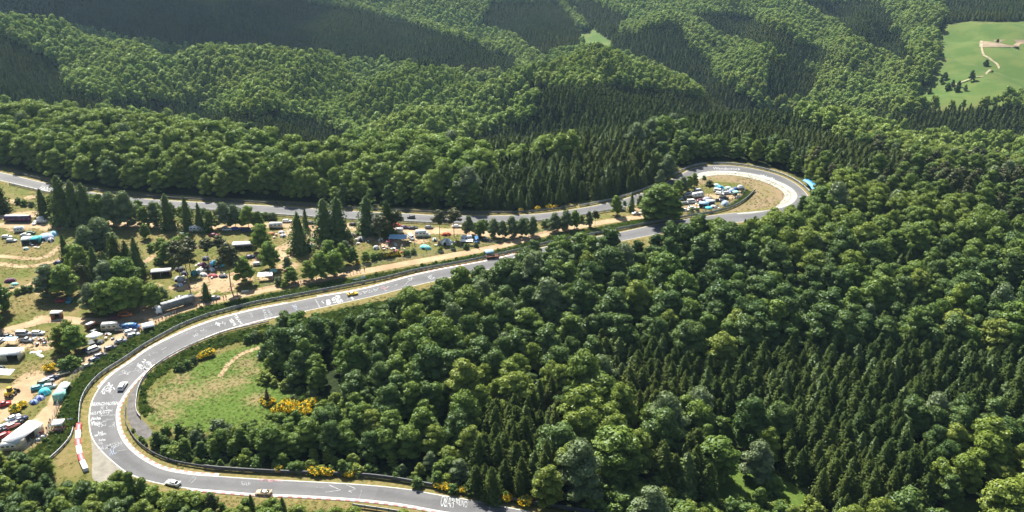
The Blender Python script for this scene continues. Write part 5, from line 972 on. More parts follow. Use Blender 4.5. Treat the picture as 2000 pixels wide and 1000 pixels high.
for u, v, rx, ry, h, c1, c2, lab in [(380,535,1.9,1.7,1.6,'teal','green','dark teal dome tent left in the pine-tree camp'),(397,520,2.0,1.8,1.9,'maroon','purple','maroon dome tent in the pine-tree camp'),(408,522,1.4,1.3,1.4,'brown','tan','brown dome tent beside the maroon one'),(424,518,3.4,2.2,2.3,'blue','turq','largest blue and turquoise tent in the pine-tree camp'),(390,530,1.8,1.6,1.4,'gtent','white','grey and white tent in the pine-tree camp'),(398,538,2.0,1.3,1.3,'white','gtent','white tent at the front of the pine-tree camp'),
   (417,540,2.2,1.5,1.2,'red','maroon','red tent at the front of the pine-tree camp'),(414,528,1.3,1.2,1.3,'white','lblue','small white tent below the large blue one'),(436,541,2.0,1.5,1.2,'black','navy','black tent at the right of the pine-tree camp'),(402,507,1.8,1.6,1.6,'navy','dkgrey','navy tent at the top of the pine-tree camp'),(441,505,2.0,1.5,1.4,'white','dkgrey','white and dark tent at the top right of the pine-tree camp'),(352,528,2.2,1.8,1.7,'dkgrey','black','dark tent right of the long white marquee'),(350,547,2.2,2.0,1.8,'gtent','silver','grey dome tent above the small bright bush'),(351,558,1.4,1.2,1.2,'white','lblue','small white tent in front of the grey dome'),(361,536,1.6,1.5,1.5,'black','navy','black tent beside the bare pine trunk'),
   (550,455,1.5,1.3,1.2,'white','silver','white tent in front of the white caravan'),(530,458,1.6,1.4,1.3,'orange','brown','orange tent in front of the white caravan'),(553,462,1.6,1.4,1.3,'gtent','white','grey tent below the white caravan'),(572,474,1.5,1.2,1.2,'cream','tan','cream tent left of the camouflage tent'),(606,484,3.4,2.0,2.2,'gtent','olive','long camouflage-patterned tent right of the wide larch'),(592,465,1.4,1.2,1.2,'white','mint','white tent behind the wide larch'),
   (640,458,1.8,1.5,1.4,'dkgrey','navy','dark tent between the twin spruces'),(652,462,1.8,1.6,1.5,'navy','lblue','navy and pale blue tent below the twin spruces'),(668,460,1.8,1.5,1.4,'silver','dkgrey','silver and dark tent right of the twin spruces'),(686,462,2.8,1.8,2.1,'cream','brown','cream arched tent with a brown front'),(705,470,1.8,2.1,2.1,'gtent','black','grey and black striped dome tent'),(735,486,1.5,1.3,1.7,'white','gtent','white cube-like tent at the lower edge of the tents'),(831,485,3.0,1.8,1.7,'mint','turq','turquoise arched tent near the fence'),(849,470,1.3,1.6,1.5,'white','green','white and green tent right of the motorhome'),(871,459,2.4,1.6,1.6,'orange','red','orange-red tent between the flat pines'),(873,476,3.0,2.4,2.6,'gtent','white','large grey-white dome tent below the orange one'),(862,474,1.2,1.1,1.0,'olive','cream','small olive tent left of the large grey-white dome'),
   (758,468,1.3,1.1,1.2,'maroon','red','small maroon tent left of the blue awning'),(786,494,1.2,1.0,1.0,'red','maroon','small red tent beside the yellow broom'),(773,492,1.3,1.1,1.1,'red','pink','red and pink tent beside the yellow broom'),(744,470,1.4,1.2,1.1,'white','lblue','white tent under the brown pine'),
   (1380,392,2.4,2.0,2.2,'lav','gtent','grey-blue dome tent in the hairpin camp'),(1416,400,2.0,2.4,2.3,'lblue','lav','tall pale blue tent near the lower fence of the hairpin camp'),(1429,376,1.9,2.0,2.4,'lav','lblue','lavender tent at the right of the hairpin camp'),(1422,369,2.0,1.6,1.5,'mint','white','pale green tent at the top of the hairpin camp'),(1436,371,1.9,1.6,1.7,'navy','blue','navy dome tent at the right of the hairpin camp'),(1406,368,2.2,1.8,1.7,'blue','turq','blue and turquoise tent at the top of the hairpin camp'),(1399,364,2.2,1.7,1.6,'white','mint','white tent right beside the pine of the hairpin camp'),(1446,366,1.7,1.5,1.5,'white','silver','white dome tent at the tip of the hairpin camp'),(1394,405,1.8,1.4,1.3,'white','silver','small white tent near the lower fence of the hairpin camp'),(1411,374,1.6,1.4,1.4,'teal','navy','teal tent among the upper tents of the hairpin camp'),(1440,387,1.6,1.3,1.3,'dkgrey','black','dark tent near the right fence of the hairpin camp')]:
    dome_tent(u, v, rx, ry, h, c1, lab, c2, random.uniform(-30, 30))
awning(778, 472, -2, 8.4, 4.0, 2.2, 2.9, 'lblue', 'large pale blue awning in the middle of the camp'); awning(762, 478, 0, 3.4, 2.4, 1.8, 2.0, 'maroon', 'maroon awning below the pale blue one'); awning(912, 478, -2, 5.6, 2.4, 2.1, 2.4, 'white', 'white awning in front of the right-hand caravan')
frame_tent(1262, 419, 15, 4.8, 3.6, 2.4, .9, 'white', 'white house-shaped tent left of the large dark tree', 'white', False)
frame_tent(1374, 404, -20, 4.6, 3.6, 2.2, .8, 'lblue', 'pale blue frame tent in the hairpin camp', 'lblue', True); frame_tent(1387, 400, -8, 4.4, 3.2, 2.3, .7, 'white', 'white frame tent in the middle of the hairpin camp', 'white', True)
gazebo(1384, 413, 10, 3.0, 2.1, 'turq', 'turquoise gazebo beside the lower fence of the hairpin camp'); gazebo(1437, 382, 10, 3.0, 2.2, 'mint', 'mint green gazebo at the right of the hairpin camp', 'dkgrey'); gazebo(956, 501, 12, 3.8, 2.6, 'lblue', 'pale blue parasol-like gazebo over the viewing platform', None, 1.0)
# viewing platforms of boards
def platform(u, v, a, L, Wd, h, lab):
    x, y, _ = G(u, v); r = empty('viewing_platform', (x, y, 0), math.radians(a)); tag(r, lab, 'platform'); M = MB()
    for k in range(6): M.box(-L/2, L/2, -Wd/2+k*Wd/6, -Wd/2+(k+.9)*Wd/6, h-.08, h)
    obj('deck', M.mesh('deck', [plain('red_brown_boards', (.26, .10, .06), .8, 0, .4, 1.2)]), r)
    for p in (-1, 0, 1):
        for q in (-1, 1): obj('leg', MB().tube((0, 0, 0), (0, 0, h+1.0), .07, .07, 5).mesh('leg', [M_WOOD]), r, (p*(L/2-.1), q*(Wd/2-.1), 0))
    M = MB(); [M.tube((-L/2, s_*Wd/2, h+z), (L/2, s_*Wd/2, h+z), .05, .05, 4) for s_ in (-1, 1) for z in (.5, .95)]; obj('railing', M.mesh('railing', [M_WOOD]), r)
platform(961, 504, 12, 5.5, 3.0, 1.3, 'board viewing platform on the green bank under the pale blue gazebo'); platform(116, 842, 10, 3.4, 2.6, 1.0, 'board viewing platform on the bank below the mesh fence')
# blue-roofed stand outside the hairpin
st = smooth(GP([(1570,360),(1580,366),(1588,375),(1592,386),(1592,394)]), 2); x0, y0 = st[0]; r = empty('spectator_stand', (x0, y0, 0)); tag(r, 'curved stand with a bright blue canopy outside the hairpin', 'stand')
Nn = normals(st); n = len(st); V = []
for i in range(n):
    for d, z in ((-1.4, 2.5), (1.6, 3.5), (1.6, 3.44), (-1.4, 2.44)): V.append((st[i, 0]-x0+Nn[i, 0]*d, st[i, 1]-y0+Nn[i, 1]*d, z))
sgn = 1; F = [(i*4+j, (i+1)*4+j, (i+1)*4+(j+1) % 4, i*4+(j+1) % 4) for i in range(n-1) for j in range(4)]
obj('canopy', mesh('canopy', V, F, [plain('blue_canopy', (.04, .26, .60), .6, 0, .2, .4)]), r)
for i in range(0, n, 2): obj('leg', MB().tube((0, 0, 0), (0, 0, 3.0), .06, .06, 5).mesh('leg', [M_WHT]), r, (st[i, 0]-x0, st[i, 1]-y0, 0))
for k in range(3):
    V = []
    for i in range(n):
        for d, z in ((-3.4+k*1.0, .35+k*.45), (-2.8+k*1.0, .35+k*.45), (-2.8+k*1.0, .25+k*.45), (-3.4+k*1.0, .25+k*.45)): V.append((st[i, 0]-x0-Nn[i, 0]*d*1, st[i, 1]-y0-Nn[i, 1]*d*1, z))
    obj('bench', mesh('bench', V, F, [M_WHT]), r)
# signs on the bank
M_SIGN = plain('sign_sheet', (.62, .70, .68), .5, 0, .2, 1.5)
for u, v, w_, h, lab in ((696, 550, 2.6, .9, 'low white banner on the green bank above the yellow car'), (709, 547, 2.0, 1.5, 'square white banner on the green bank, right of the low one'), (479, 572, 2.8, .8, 'white banner on the fence beside the path'), (138, 823, 1.6, .7, 'small white sign beside the curved barrier')):
    x, y, _ = G(u, v); r = empty('banner', (x, y, 0), math.radians(14)); tag(r, lab, 'banner'); obj('panel', MB().box(-w_/2, w_/2, -.02, .02, .4, .4+h).mesh('panel', [M_SIGN]), r)
    for s_ in (-1, 1): obj('post', MB().tube((0, 0, 0), (0, 0, .45+h), .035, .035, 5).mesh('post', [M_WOOD]), r, (s_*(w_/2+.04), 0, 0))
# ---------------------------------------------------------------- people
def person_mesh(pose, shirt, trousers, skin=(.42, .26, .18)):
    k = ('person', pose, shirt, trousers)
    if k in MESH: return MESH[k]
    a = {'stand': (.22, .02, .10), 'walk': (.3, .28, .12), 'lean': (.5, .05, .10)}[pose]
    J = {'pel': (0, 0, .95, .15), 'che': (0, 0, 1.32, .17), 'nec': (0, 0, 1.50, .06), 'hea': (0, .01, 1.63, .10), 'top': (0, 0, 1.74, .075),
         'hl': (-.11, 0, .88, .10), 'kl': (-.12, a[1], .5, .065), 'al': (-.13, a[1]*.3, .08, .045), 'fl': (-.14, .16+a[1]*.3, .04, .035), 'hr': (.11, 0, .88, .10), 'kr': (.12, -a[1]*.4, .5, .065), 'ar': (.13, -a[1], .08, .045), 'fr': (.14, .16-a[1], .04, .035),
         'sl': (-.20, 0, 1.42, .065), 'el': (-.29, .02+a[0]*.2, 1.14, .045), 'wl': (-.27, a[0]*.8, .93+a[0]*.5, .032), 'ml': (-.26, a[0]+.06, .86+a[0]*.6, .035), 'sr': (.20, 0, 1.42, .065), 'er': (.29, .0, 1.14, .045), 'wr': (.28, a[2], .92, .032), 'mr': (.27, a[2]+.05, .83, .035)}
    E = [('pel', 'che'), ('che', 'nec'), ('nec', 'hea'), ('hea', 'top'), ('pel', 'hl'), ('hl', 'kl'), ('kl', 'al'), ('al', 'fl'), ('pel', 'hr'), ('hr', 'kr'), ('kr', 'ar'), ('ar', 'fr'), ('che', 'sl'), ('sl', 'el'), ('el', 'wl'), ('wl', 'ml'), ('che', 'sr'), ('sr', 'er'), ('er', 'wr'), ('wr', 'mr')]
    ks = list(J); me = bpy.data.meshes.new('sk'); me.from_pydata([J[q][:3] for q in ks], [(ks.index(p), ks.index(q)) for p, q in E], [])
    o = bpy.data.objects.new('sk', me); COL.objects.link(o); o.modifiers.new('s', 'SKIN')
    for i, q in enumerate(ks): me.skin_vertices[0].data[i].radius = (J[q][3],)*2; me.skin_vertices[0].data[i].use_root = (q == 'pel')
    o.modifiers.new('d', 'SUBSURF').levels = 1; dg = bpy.context.evaluated_depsgraph_get(); dg.update(); m2 = bpy.data.meshes.new_from_object(o.evaluated_get(dg)); bpy.data.objects.remove(o)
    m2.name = 'person'; m2.materials.clear()
    for m in (plain('skin', skin, .6), paint(shirt, True), paint(trousers, True), M_TYRE): m2.materials.append(m)
    for p in m2.polygons:
        c_ = p.center; p.material_index = 3 if c_.z < .1 else (2 if c_.z < .93 and abs(c_.x) < .235 else (0 if c_.z > 1.5 or (abs(c_.x) > .22 and c_.z < 1.18) else 1))
    hair = MB().dome(0, -.015, .105, .115, .12, 8, 3, 0, 1.655).mesh('hair', [plain('hair', (.05, .03, .02), .9)])
    MESH[k] = (m2, hair); return MESH[k]
def person(u, v, a, pose, sh, tr, lab, grp):
    x, y, _ = G(u, v); b, h = person_mesh(pose, sh, tr); o = obj('person', b, None, (x, y, 0), math.radians(a)); tag(o, lab, 'person', grp); obj('hair', h, o)
ZONES = [('on the sandy path above the straight', [(577,556),(583,556),(588,555),(594,554),(672,538),(678,537),(684,536),(690,535),(697,533),(703,532),(712,530),(655,541),(618,548)]), ('on the sandy path beside the grey lorry', [(385,601),(390,600),(398,597),(418,594),(423,592),(437,585),(442,584),(456,581),(464,579),(405,592)]),
 ('beside the white gazebo on the bank', [(272,646),(277,649),(268,651),(300,638),(305,634),(311,631),(318,626),(325,623),(332,619),(335,616),(341,613),(345,611)]), ('near the parked cars on the path', [(242,664),(248,660),(200,694),(190,700),(245,672)]), ('by the viewing platform on the bank', [(966,500),(970,503),(974,505),(964,506),(1037,464),(1033,466),(935,486)]),
 ('gathered in the yard at the left', [(62,660),(64,668),(65,675),(80,668),(84,672),(88,668),(92,673),(96,670),(100,675),(94,663)]), ('standing beside the biggest marquee', [(97,832),(99,826),(96,838),(92,842),(86,850),(80,856),(74,858),(62,866),(70,862)]), ('standing under the viewing gazebo', [(110,844),(118,846),(124,845)]),
 ('among the tents of the middle camp', [(780,487),(790,482),(765,485),(833,493),(910,480),(430,530),(408,545),(500,492),(810,480)]), ('standing in the hairpin camp', [(1378,412),(1372,411),(1360,410),(1425,396),(1430,392),(1444,380),(1448,376)]), ('standing at the blue stand of the hairpin', [(1584,396),(1587,400),(1580,402),(1566,362),(1569,365)])]
cols = ['navy', 'red', 'white', 'black', 'grey', 'teal', 'cream', 'blue', 'green', 'maroon']; nm_ = dict(navy='navy', red='red', white='white', black='black', grey='grey', teal='teal', cream='cream', blue='blue', green='dark green', maroon='maroon')
pi_ = 0
for zn, pts in ZONES:
    for i, (u, v) in enumerate(pts):
        sh = cols[(pi_*7+i) % 10]; tr = ('navy', 'black', 'grey')[(pi_+i) % 3]; pi_ += 1
        person(u, v, random.uniform(150, 260), ('stand', 'walk', 'lean')[i % 3], sh, tr, 'person in a %s top and %s trousers %s' % (nm_[sh], nm_[tr], zn), 'people in %s tops %s' % (nm_[sh], zn))
# ---------------------------------------------------------------- broom, bushes, rough growth
for i, (u, v, h, lab) in enumerate([(540,806,2.2,'left end of the big yellow broom thicket'),(552,800,2.4,'broom in the left of the big thicket'),(563,806,2.3,'front broom in the big thicket'),(575,797,2.5,'broom in the middle of the big thicket'),(582,808,2.2,'front middle broom of the big thicket'),(594,800,2.4,'broom right of the middle of the big thicket'),(606,793,2.3,'broom in the right of the big thicket'),(615,787,2.0,'right end of the big yellow broom thicket'),(560,790,2.0,'back broom of the big thicket'),(600,808,2.0,'front right broom of the big thicket'),
   (516,786,1.8,'broom left of the brown spruce'),(530,788,1.8,'broom right of the brown spruce'),(522,792,1.6,'broom in front of the brown spruce'),(399,698,2.2,'orange-yellow broom beside the track above the meadow'),(410,694,2.4,'taller broom beside the track above the meadow'),(391,702,1.8,'lower broom beside the track above the meadow'),
   (545,921,1.9,'lone orange broom behind the lower barrier'),(610,925,2.0,'broom at the left of the orange row behind the lower barrier'),(622,926,2.2,'second broom in the orange row behind the lower barrier'),(634,927,1.9,'third broom in the orange row behind the lower barrier'),(645,927,1.8,'fourth broom of the row behind the lower barrier'),(683,930,1.9,'broom right of the orange row'),(857,952,2.0,'broom by the barrier left of the grey bush'),(868,954,2.0,'second broom by the barrier left of the grey bush'),(878,956,1.8,'third broom by the barrier left of the grey bush'),(905,961,1.8,'broom below the grey bush'),(963,974,2.2,'bright broom on the right of the lower barrier'),(990,978,2.2,'second bright broom on the right of the lower barrier'),(1026,985,2.4,'last bright broom on the right of the lower barrier'),
   (98,724,2.6,'yellow broom above the flat trailer'),(30,806,2.6,'yellow broom beside the sandy track at the left'),(44,794,1.8,'small broom beside the sandy track at the left'),(755,502,1.8,'yellow broom above the path below the red tents'),(765,501,1.9,'second broom above the path below the red tents'),(778,499,1.8,'third broom above the path below the red tents'),(699,516,1.6,'small broom above the path right of the tree clump'),(1018,413,1.8,'yellow broom at the forest edge behind the road'),(1050,410,1.9,'second broom at the forest edge behind the road'),(1072,407,2.0,'third broom at the forest edge behind the road'),(1085,406,1.8,'fourth broom at the forest edge behind the road')]):
    x, y, _ = G(u, v); plant('broom', x, y, 0, h, random.uniform(.95, 1.25), i, random.uniform(0, 6.28), lab, 'yellow flowering broom shrubs')
x, y, _ = G(523, 786); r = empty('spruce_tree', (x, y, 0)); tag(r, 'small brown half-dead spruce among broom on the meadow', 'spruce'); obj('crown', BUSH_BRN, r); obj('trunk', TRKS[0], r).scale = (.25, .25, .25)
SH = [(355,722,2.5,'dark bush left of the broom above the meadow'),(345,724,2.0,'lower dark bush left of the broom above the meadow'),(368,716,2.6,'round bush left of the broom above the meadow'),(380,708,2.4,'bush beside the lower broom'),(530,690,3.0,'bush at the upper right of the meadow'),(522,700,3.6,'round grey-green bush at the right edge of the meadow'),(537,682,3.2,'dark bush beside the meadow path'),(485,668,3.0,'hedge bush at the top of the meadow, left'),(498,664,3.2,'hedge bush at the top of the meadow, second'),(512,661,3.4,'hedge bush at the top of the meadow, third'),(527,658,3.2,'hedge bush at the top of the meadow, fourth'),(541,655,3.4,'hedge bush at the top of the meadow, last'),
   (590,788,2.6,'dark bush behind the big broom thicket'),(575,784,2.2,'green bush at the top of the big broom thicket'),(630,800,3.2,'green bush right of the big broom thicket'),(645,805,3.4,'second green bush right of the big broom thicket'),(48,402,3.2,'dark bush under the back straight at the left'),(36,398,3.2,'bush left of the dark one under the back straight'),(62,403,2.5,'low bush under the back straight at the left'),(332,596,3.2,'bright green bush above the grey lorry'),(128,722,4.0,'grey-green bush below the bright tree'),(142,716,4.2,'second grey-green bush below the bright tree'),(60,568,2.4,'low bush in the hedge on the left field'),(48,570,2.6,'second bush in the hedge on the left field'),(36,574,2.4,'third bush in the hedge on the left field'),(76,562,2.4,'hedge bush against the big clump'),
   (310,515,3.0,'bush left of the pines'),(296,490,3.2,'upper bush on the grass edge above the marquee'),(336,484,3.0,'bush above the round cream tent'),(357,470,3.0,'dark bush below the white motorhome'),(368,466,2.8,'second dark bush below the white motorhome'),(345,475,3.0,'third dark bush below the white motorhome'),(460,510,2.4,'small bush left of the navy car'),(545,556,3.2,'bush above the path near the white awning'),(556,560,3.0,'second bush above the path near the white awning'),(730,508,3.0,'bush left of the yellow broom above the path'),(740,505,2.6,'second bush left of the yellow broom above the path'),(795,499,2.6,'bush right of the yellow broom above the path'),(808,496,2.4,'second bush right of the yellow broom'),(860,492,2.4,'dark bush by the fence below the tents'),(885,488,2.4,'second dark bush by the fence below the tents'),(910,486,2.4,'third dark bush by the fence below the caravans'),(930,482,2.0,'bright bush by the fence below the caravans'),
   (1220,400,2.0,'small bush beside the road left of the pointed tree'),(1350,414,2.2,'bush by the lower fence of the hairpin camp'),(1362,414,2.0,'second bush by the lower fence of the hairpin camp'),(1375,350,2.0,'small bush at the tip of the concrete lane'),(1450,378,1.8,'bush behind the right tip of the hairpin camp'),(440,855,3.0,'bush at the lower edge of the meadow'),(465,850,3.2,'second bush at the lower edge of the meadow')]
for i, (u, v, h, lab) in enumerate(SH):
    x, y, _ = G(u, v); plant('shrub', x, y, 0, h, random.uniform(.9, 1.3), i, random.uniform(0, 6.28), lab, 'bushes of the camp and the meadow')
# chairs, tables and boxes standing about the tents
def chair_parts(c_):
    k = 'chair'+c_
    if k not in MESH:
        f = paint(c_, True); L_ = MB().tube((0, 0, 0), (0, 0, .45), .025, .025, 4).mesh('leg', [M_ZINC]); MESH[k] = [('seat', MB().box(-.3, .3, -.28, .28, .42, .47).mesh('seat', [f]), None), ('backrest', MB().box(-.36, -.3, -.28, .28, .47, .98, 0, 0, .02).mesh('backrest', [f]), None)] + [('leg', L_, (p*.26, q*.25, 0)) for p in (-1, 1) for q in (-1, 1)]
    return MESH[k]
TBL = [('tabletop', MB().box(-.65, .65, -.4, .4, .70, .74).mesh('tabletop', [paint('white')]), None)] + [('leg', MB().tube((0, 0, 0), (0, 0, .7), .025, .025, 4).mesh('leg', [M_ZINC]), (p*.58, q*.33, 0)) for p in (-1, 1) for q in (-1, 1)]
BOXM = {c_: [('body', MB().box(-.35, .35, -.22, .22, 0, .36, 0, .02, .02).mesh('body', [paint(c_)]), None), ('lid', MB().box(-.36, .36, -.23, .23, .363, .42).mesh('lid', [paint('white')]), None)] for c_ in ('blue', 'red', 'white', 'grey')}
ri = random.Random(4)
CL = [('in the yard left of the bright tree', 78, 668, 13, 9, 16), ('in the pine-tree camp', 410, 530, 30, 14, 24), ('beside the grey tents', 355, 550, 10, 9, 8), ('between the motorhome and the yellow broom', 775, 482, 28, 8, 20), ('below the twin spruces', 690, 470, 30, 9, 12), ('beside the turquoise tent of the upper field', 60, 480, 25, 6, 8), ('beside the biggest marquee', 82, 850, 12, 12, 10), ('in the hairpin camp', 1385, 398, 45, 12, 26), ('near the white caravans on the right', 890, 478, 40, 6, 12), ('around the white caravan of the upper camp', 550, 458, 25, 8, 10), ('by the cream motorhome', 215, 658, 14, 5, 8)]
for where, u, v, du, dv, n in CL:
    for i in range(n):
        uu, vv = u+ri.uniform(-du, du), v+ri.uniform(-dv, dv); w_ = i % 4
        if w_ < 2: c_ = ri.choice(['navy', 'green', 'red', 'white', 'blue']); place('camp_chair', uu, vv, ri.uniform(0, 360), chair_parts(c_), '%s folding chair %s' % (nm_.get(c_, c_), where), 'chair', '%s folding chairs %s' % (nm_.get(c_, c_), where))
        elif w_ == 2: place('camping_table', uu, vv, ri.uniform(0, 90), TBL, 'white folding table %s' % where, 'table', 'white folding tables %s' % where)
        else: c_ = ri.choice(['blue', 'red', 'white', 'grey']); place('cool_box', uu, vv, ri.uniform(0, 90), BOXM[c_], '%s box with white lid on the ground %s' % (c_, where), 'box', '%s boxes %s' % (c_, where), 1.5)
hg = smooth(GP([(120,386),(200,404),(270,412),(350,419),(440,424),(530,430)]), 4.2)
for i, p in enumerate(hg):
    q = p + rs.uniform(-1.2, 1.2, 2); plant('shrub', q[0], q[1], 0, rs.uniform(2.6, 5.2), rs.uniform(.9, 1.3), int(rs.choice([0, 1, 3])), rs.uniform(0, 6.28), 'bush in the hedge between the back straight and the upper camp', 'hedge below the back straight')
me_ = smooth(GP([(560,658),(545,668),(528,692),(524,722),(538,748),(592,772),(652,788),(696,800),(688,822),(640,828),(560,832),(480,838),(400,846),(340,842),(312,850)]), 3.4)
for i, p in enumerate(me_):
    q = p + rs.uniform(-1.8, 1.8, 2); plant('shrub', q[0], q[1], 0, rs.uniform(1.6, 3.6), rs.uniform(1.0, 1.5), int(rs.choice([0, 2, 4, 4, 3])), rs.uniform(0, 6.28), 'light green bush on the wooded edge of the meadow', 'bushes round the edge of the meadow')
me_ = smooth(GP([(318,868),(345,884),(400,896),(480,904),(560,910),(650,916),(740,924),(830,940),(930,960),(1020,978)]), 3.2)
for i, p in enumerate(me_):
    q = p + rs.uniform(-2.2, 1.2, 2); plant('shrub', q[0], q[1], 0, rs.uniform(1.4, 3.2), rs.uniform(1.0, 1.5), int(rs.choice([0, 2, 4, 0])), rs.uniform(0, 6.28), 'light green bush in the row behind the lower barrier', 'bushes behind the lower barrier')
hg = smooth(GP([(905,446),(960,447),(1040,446),(1130,432)]), 4.6)
for i, p in enumerate(hg):
    q = p + rs.uniform(-1.5, 1.5, 2); plant('shrub', q[0], q[1], 0, rs.uniform(2.6, 4.6), rs.uniform(.9, 1.3), int(rs.choice([0, 3])), rs.uniform(0, 6.28), 'pale bush in the row under the pale roadside trees', 'hedge below the pale roadside trees')
def tuft(seed, mat, n=26, r=.5, h=.6, name='tuft'):
    q = np.random.RandomState(seed); a = q.uniform(0, 6.28, n); d = r*np.sqrt(q.uniform(0, 1, n)); C = np.c_[d*np.cos(a), d*np.sin(a), np.zeros(n)]; V = []; F = []
    for i in range(n):
        w_ = q.uniform(0, 6.28); s_ = q.uniform(.10, .22); hh = h*q.uniform(.5, 1.1); l_ = q.normal(0, .25, 2)*hh; c_ = C[i]; dx, dy = s_*math.cos(w_), s_*math.sin(w_); o = len(V)
        V += [(c_[0]-dx, c_[1]-dy, 0), (c_[0]+dx, c_[1]+dy, 0), (c_[0]+l_[0]+dx*.5, c_[1]+l_[1]+dy*.5, hh*.8), (c_[0]+l_[0]*1.5, c_[1]+l_[1]*1.5, hh)]; F.append((o, o+1, o+2, o+3))
    return mesh(name, V, F, [mat])
F_GR1 = foliage('rough_grass', (.105, .170, .030), (.145, .205, .040), (.15, .19, .045), .3, .03); F_GR2 = foliage('dry_grass', (.20, .17, .065), (.26, .215, .09), (.17, .17, .05), .25, .03); F_GR3 = foliage('bramble', (.070, .125, .026), (.105, .165, .036), (.10, .155, .035), .2, .05)
TU1 = [tuft(1, F_GR1, 30, .6, .7), tuft(2, F_GR1, 30, .7, .55), tuft(3, F_GR3, 30, .6, .8)]; TU2 = [tuft(5, F_GR2, 16, .6, .16), tuft(6, F_GR2, 16, .7, .12), tuft(7, F_GR1, 16, .6, .15)]; LOWB = [crown_broad(400+i, H=1.3, R=1.0, low=-.2, nl=7, per=26, size=.36, mats=[m], name='bramble') for i, m in enumerate([F_GR3, F_SHR, F_GR3])]
def pts_in(polys, s, dens=None):
    x, y = jgrid(-330, 200, 150, 520, s); k = np.zeros(len(x), bool)
    for p in polys: k |= in_poly(x, y, p)
    x, y = x[k], y[k]
    if dens is not None: k = rs.uniform(0, 1, len(x)) < dens(x, y); x, y = x[k], y[k]
    return np.c_[x, y, hgt(x, y)]
F1P = [(1474,374),(1430,406),(1380,418),(1270,437),(1190,452),(1078,474),(1025,486),(920,509),(815,528),(750,544),(675,559),(575,578),(500,592),(450,604),(400,618),(350,638),(300,664),(278,678),(238,704),(198,730),(171,757),(157,783),(152,806),(150,832)]
BANK = GP(F1P[4:] + [(136,836),(112,828),(120,800),(134,768),(148,742),(170,722),(200,700),(232,677),(268,654),(300,640),(345,617),(400,602),(512,578),(575,566),(650,552),(710,541),(830,519),(950,495),(1030,476),(1080,462),(1142,450),(1190,441)])
BANK2 = GP([(1190,452),(1270,437),(1330,426),(1322,420),(1245,430),(1190,441)]); BANK3 = GP([(1340,421),(1380,417),(1430,405),(1460,388),(1472,376),(1458,372),(1446,388),(1420,405),(1385,416),(1345,418)])
BANK4 = GP([(110,835),(140,840),(134,858),(116,878),(94,898),(70,905),(50,890),(82,866),(100,848)]); INNB = GP([(520,636),(450,652),(400,670),(350,692),(312,715),(290,737),(276,760),(272,790),(280,815),(300,800),(285,790),(285,765),(305,740),(350,710),(400,690),(450,672),(520,655),(560,640)])
INN2 = GP([(250,830),(260,848),(276,868),(305,890),(345,905),(400,916),(540,925),(620,928),(600,915),(500,905),(420,895),(360,880),(330,862),(318,845),(300,850),(280,862),(262,845)])
EDGE = GP([(560,640),(625,616),(675,604),(750,588),(815,571),(920,548),(1020,527),(1060,520),(1000,560),(930,582),(870,600),(815,616),(760,632),(700,646),(620,655),(560,660)])
P = pts_in([BANK, BANK2, BANK3, BANK4, INNB, EDGE], .85); scatter('bank_grass', P, np.repeat(rs.uniform(.7, 1.35, (len(P), 1)), 3, 1), rs.randint(0, 3, len(P)), TU1, 'rough green grass on the bank between path and barrier', 0)
P = pts_in([BANK, BANK4, INNB, INN2, EDGE, EDGE], 2.3, lambda x, y: .35+.5*(np.sin(x*.15)*np.cos(y*.2) > 0)); scatter('bank_bramble', P, np.repeat(rs.uniform(.5, 1.1, (len(P), 1)), 3, 1), rs.randint(0, 3, len(P)), LOWB, 'low bramble and scrub on the banks beside the track', 0)
RUNPX = [(170,840),(240,905),(310,950),(250,965),(175,960)]; ESCPX = [(300,728),(274,752),(266,795),(298,846),(286,860),(262,844),(246,806),(253,770),(276,740)]
trackd = lambda x, y: np.minimum(d_line(x, y, Lw[::3]), d_line(x, y, Rw[::3]))
def open_d(x, y):
    d = trackd(x, y); k = (d > 1.6) & (~in_poly(x, y, np.vstack([Lw, Rm[::-1]])))
    for q_ in (RUNPX, ESCPX): k &= sdist(x, y, GP(q_)) > .5
    pd = np.min([d_line(x, y, smooth(GP(pl), 6))-wd for pl, wd in PATHS[:6]], 0); k &= pd > .3
    return k*(.25+.6*(np.sin(x*.09+1)*np.sin(y*.11) > -.2))
P = pts_in([K], 1.7, open_d); scatter('camp_grass', P, np.repeat(rs.uniform(.6, 1.3, (len(P), 1)), 3, 1), rs.choice([0, 1, 2], len(P), p=[.3, .3, .4]), TU2, 'short dry grass tufts over the camp field and the meadow', 0)
P = pts_in([GP(MEADOW)], 1.8); scatter('meadow_grass', P, np.repeat(rs.uniform(.5, 1.0, (len(P), 1)), 3, 1), rs.choice([0, 1, 2], len(P), p=[.1, .1, .8]), [TU2[2], TU2[2], TU2[2]], 'green grass of the meadow inside the bend', 0)
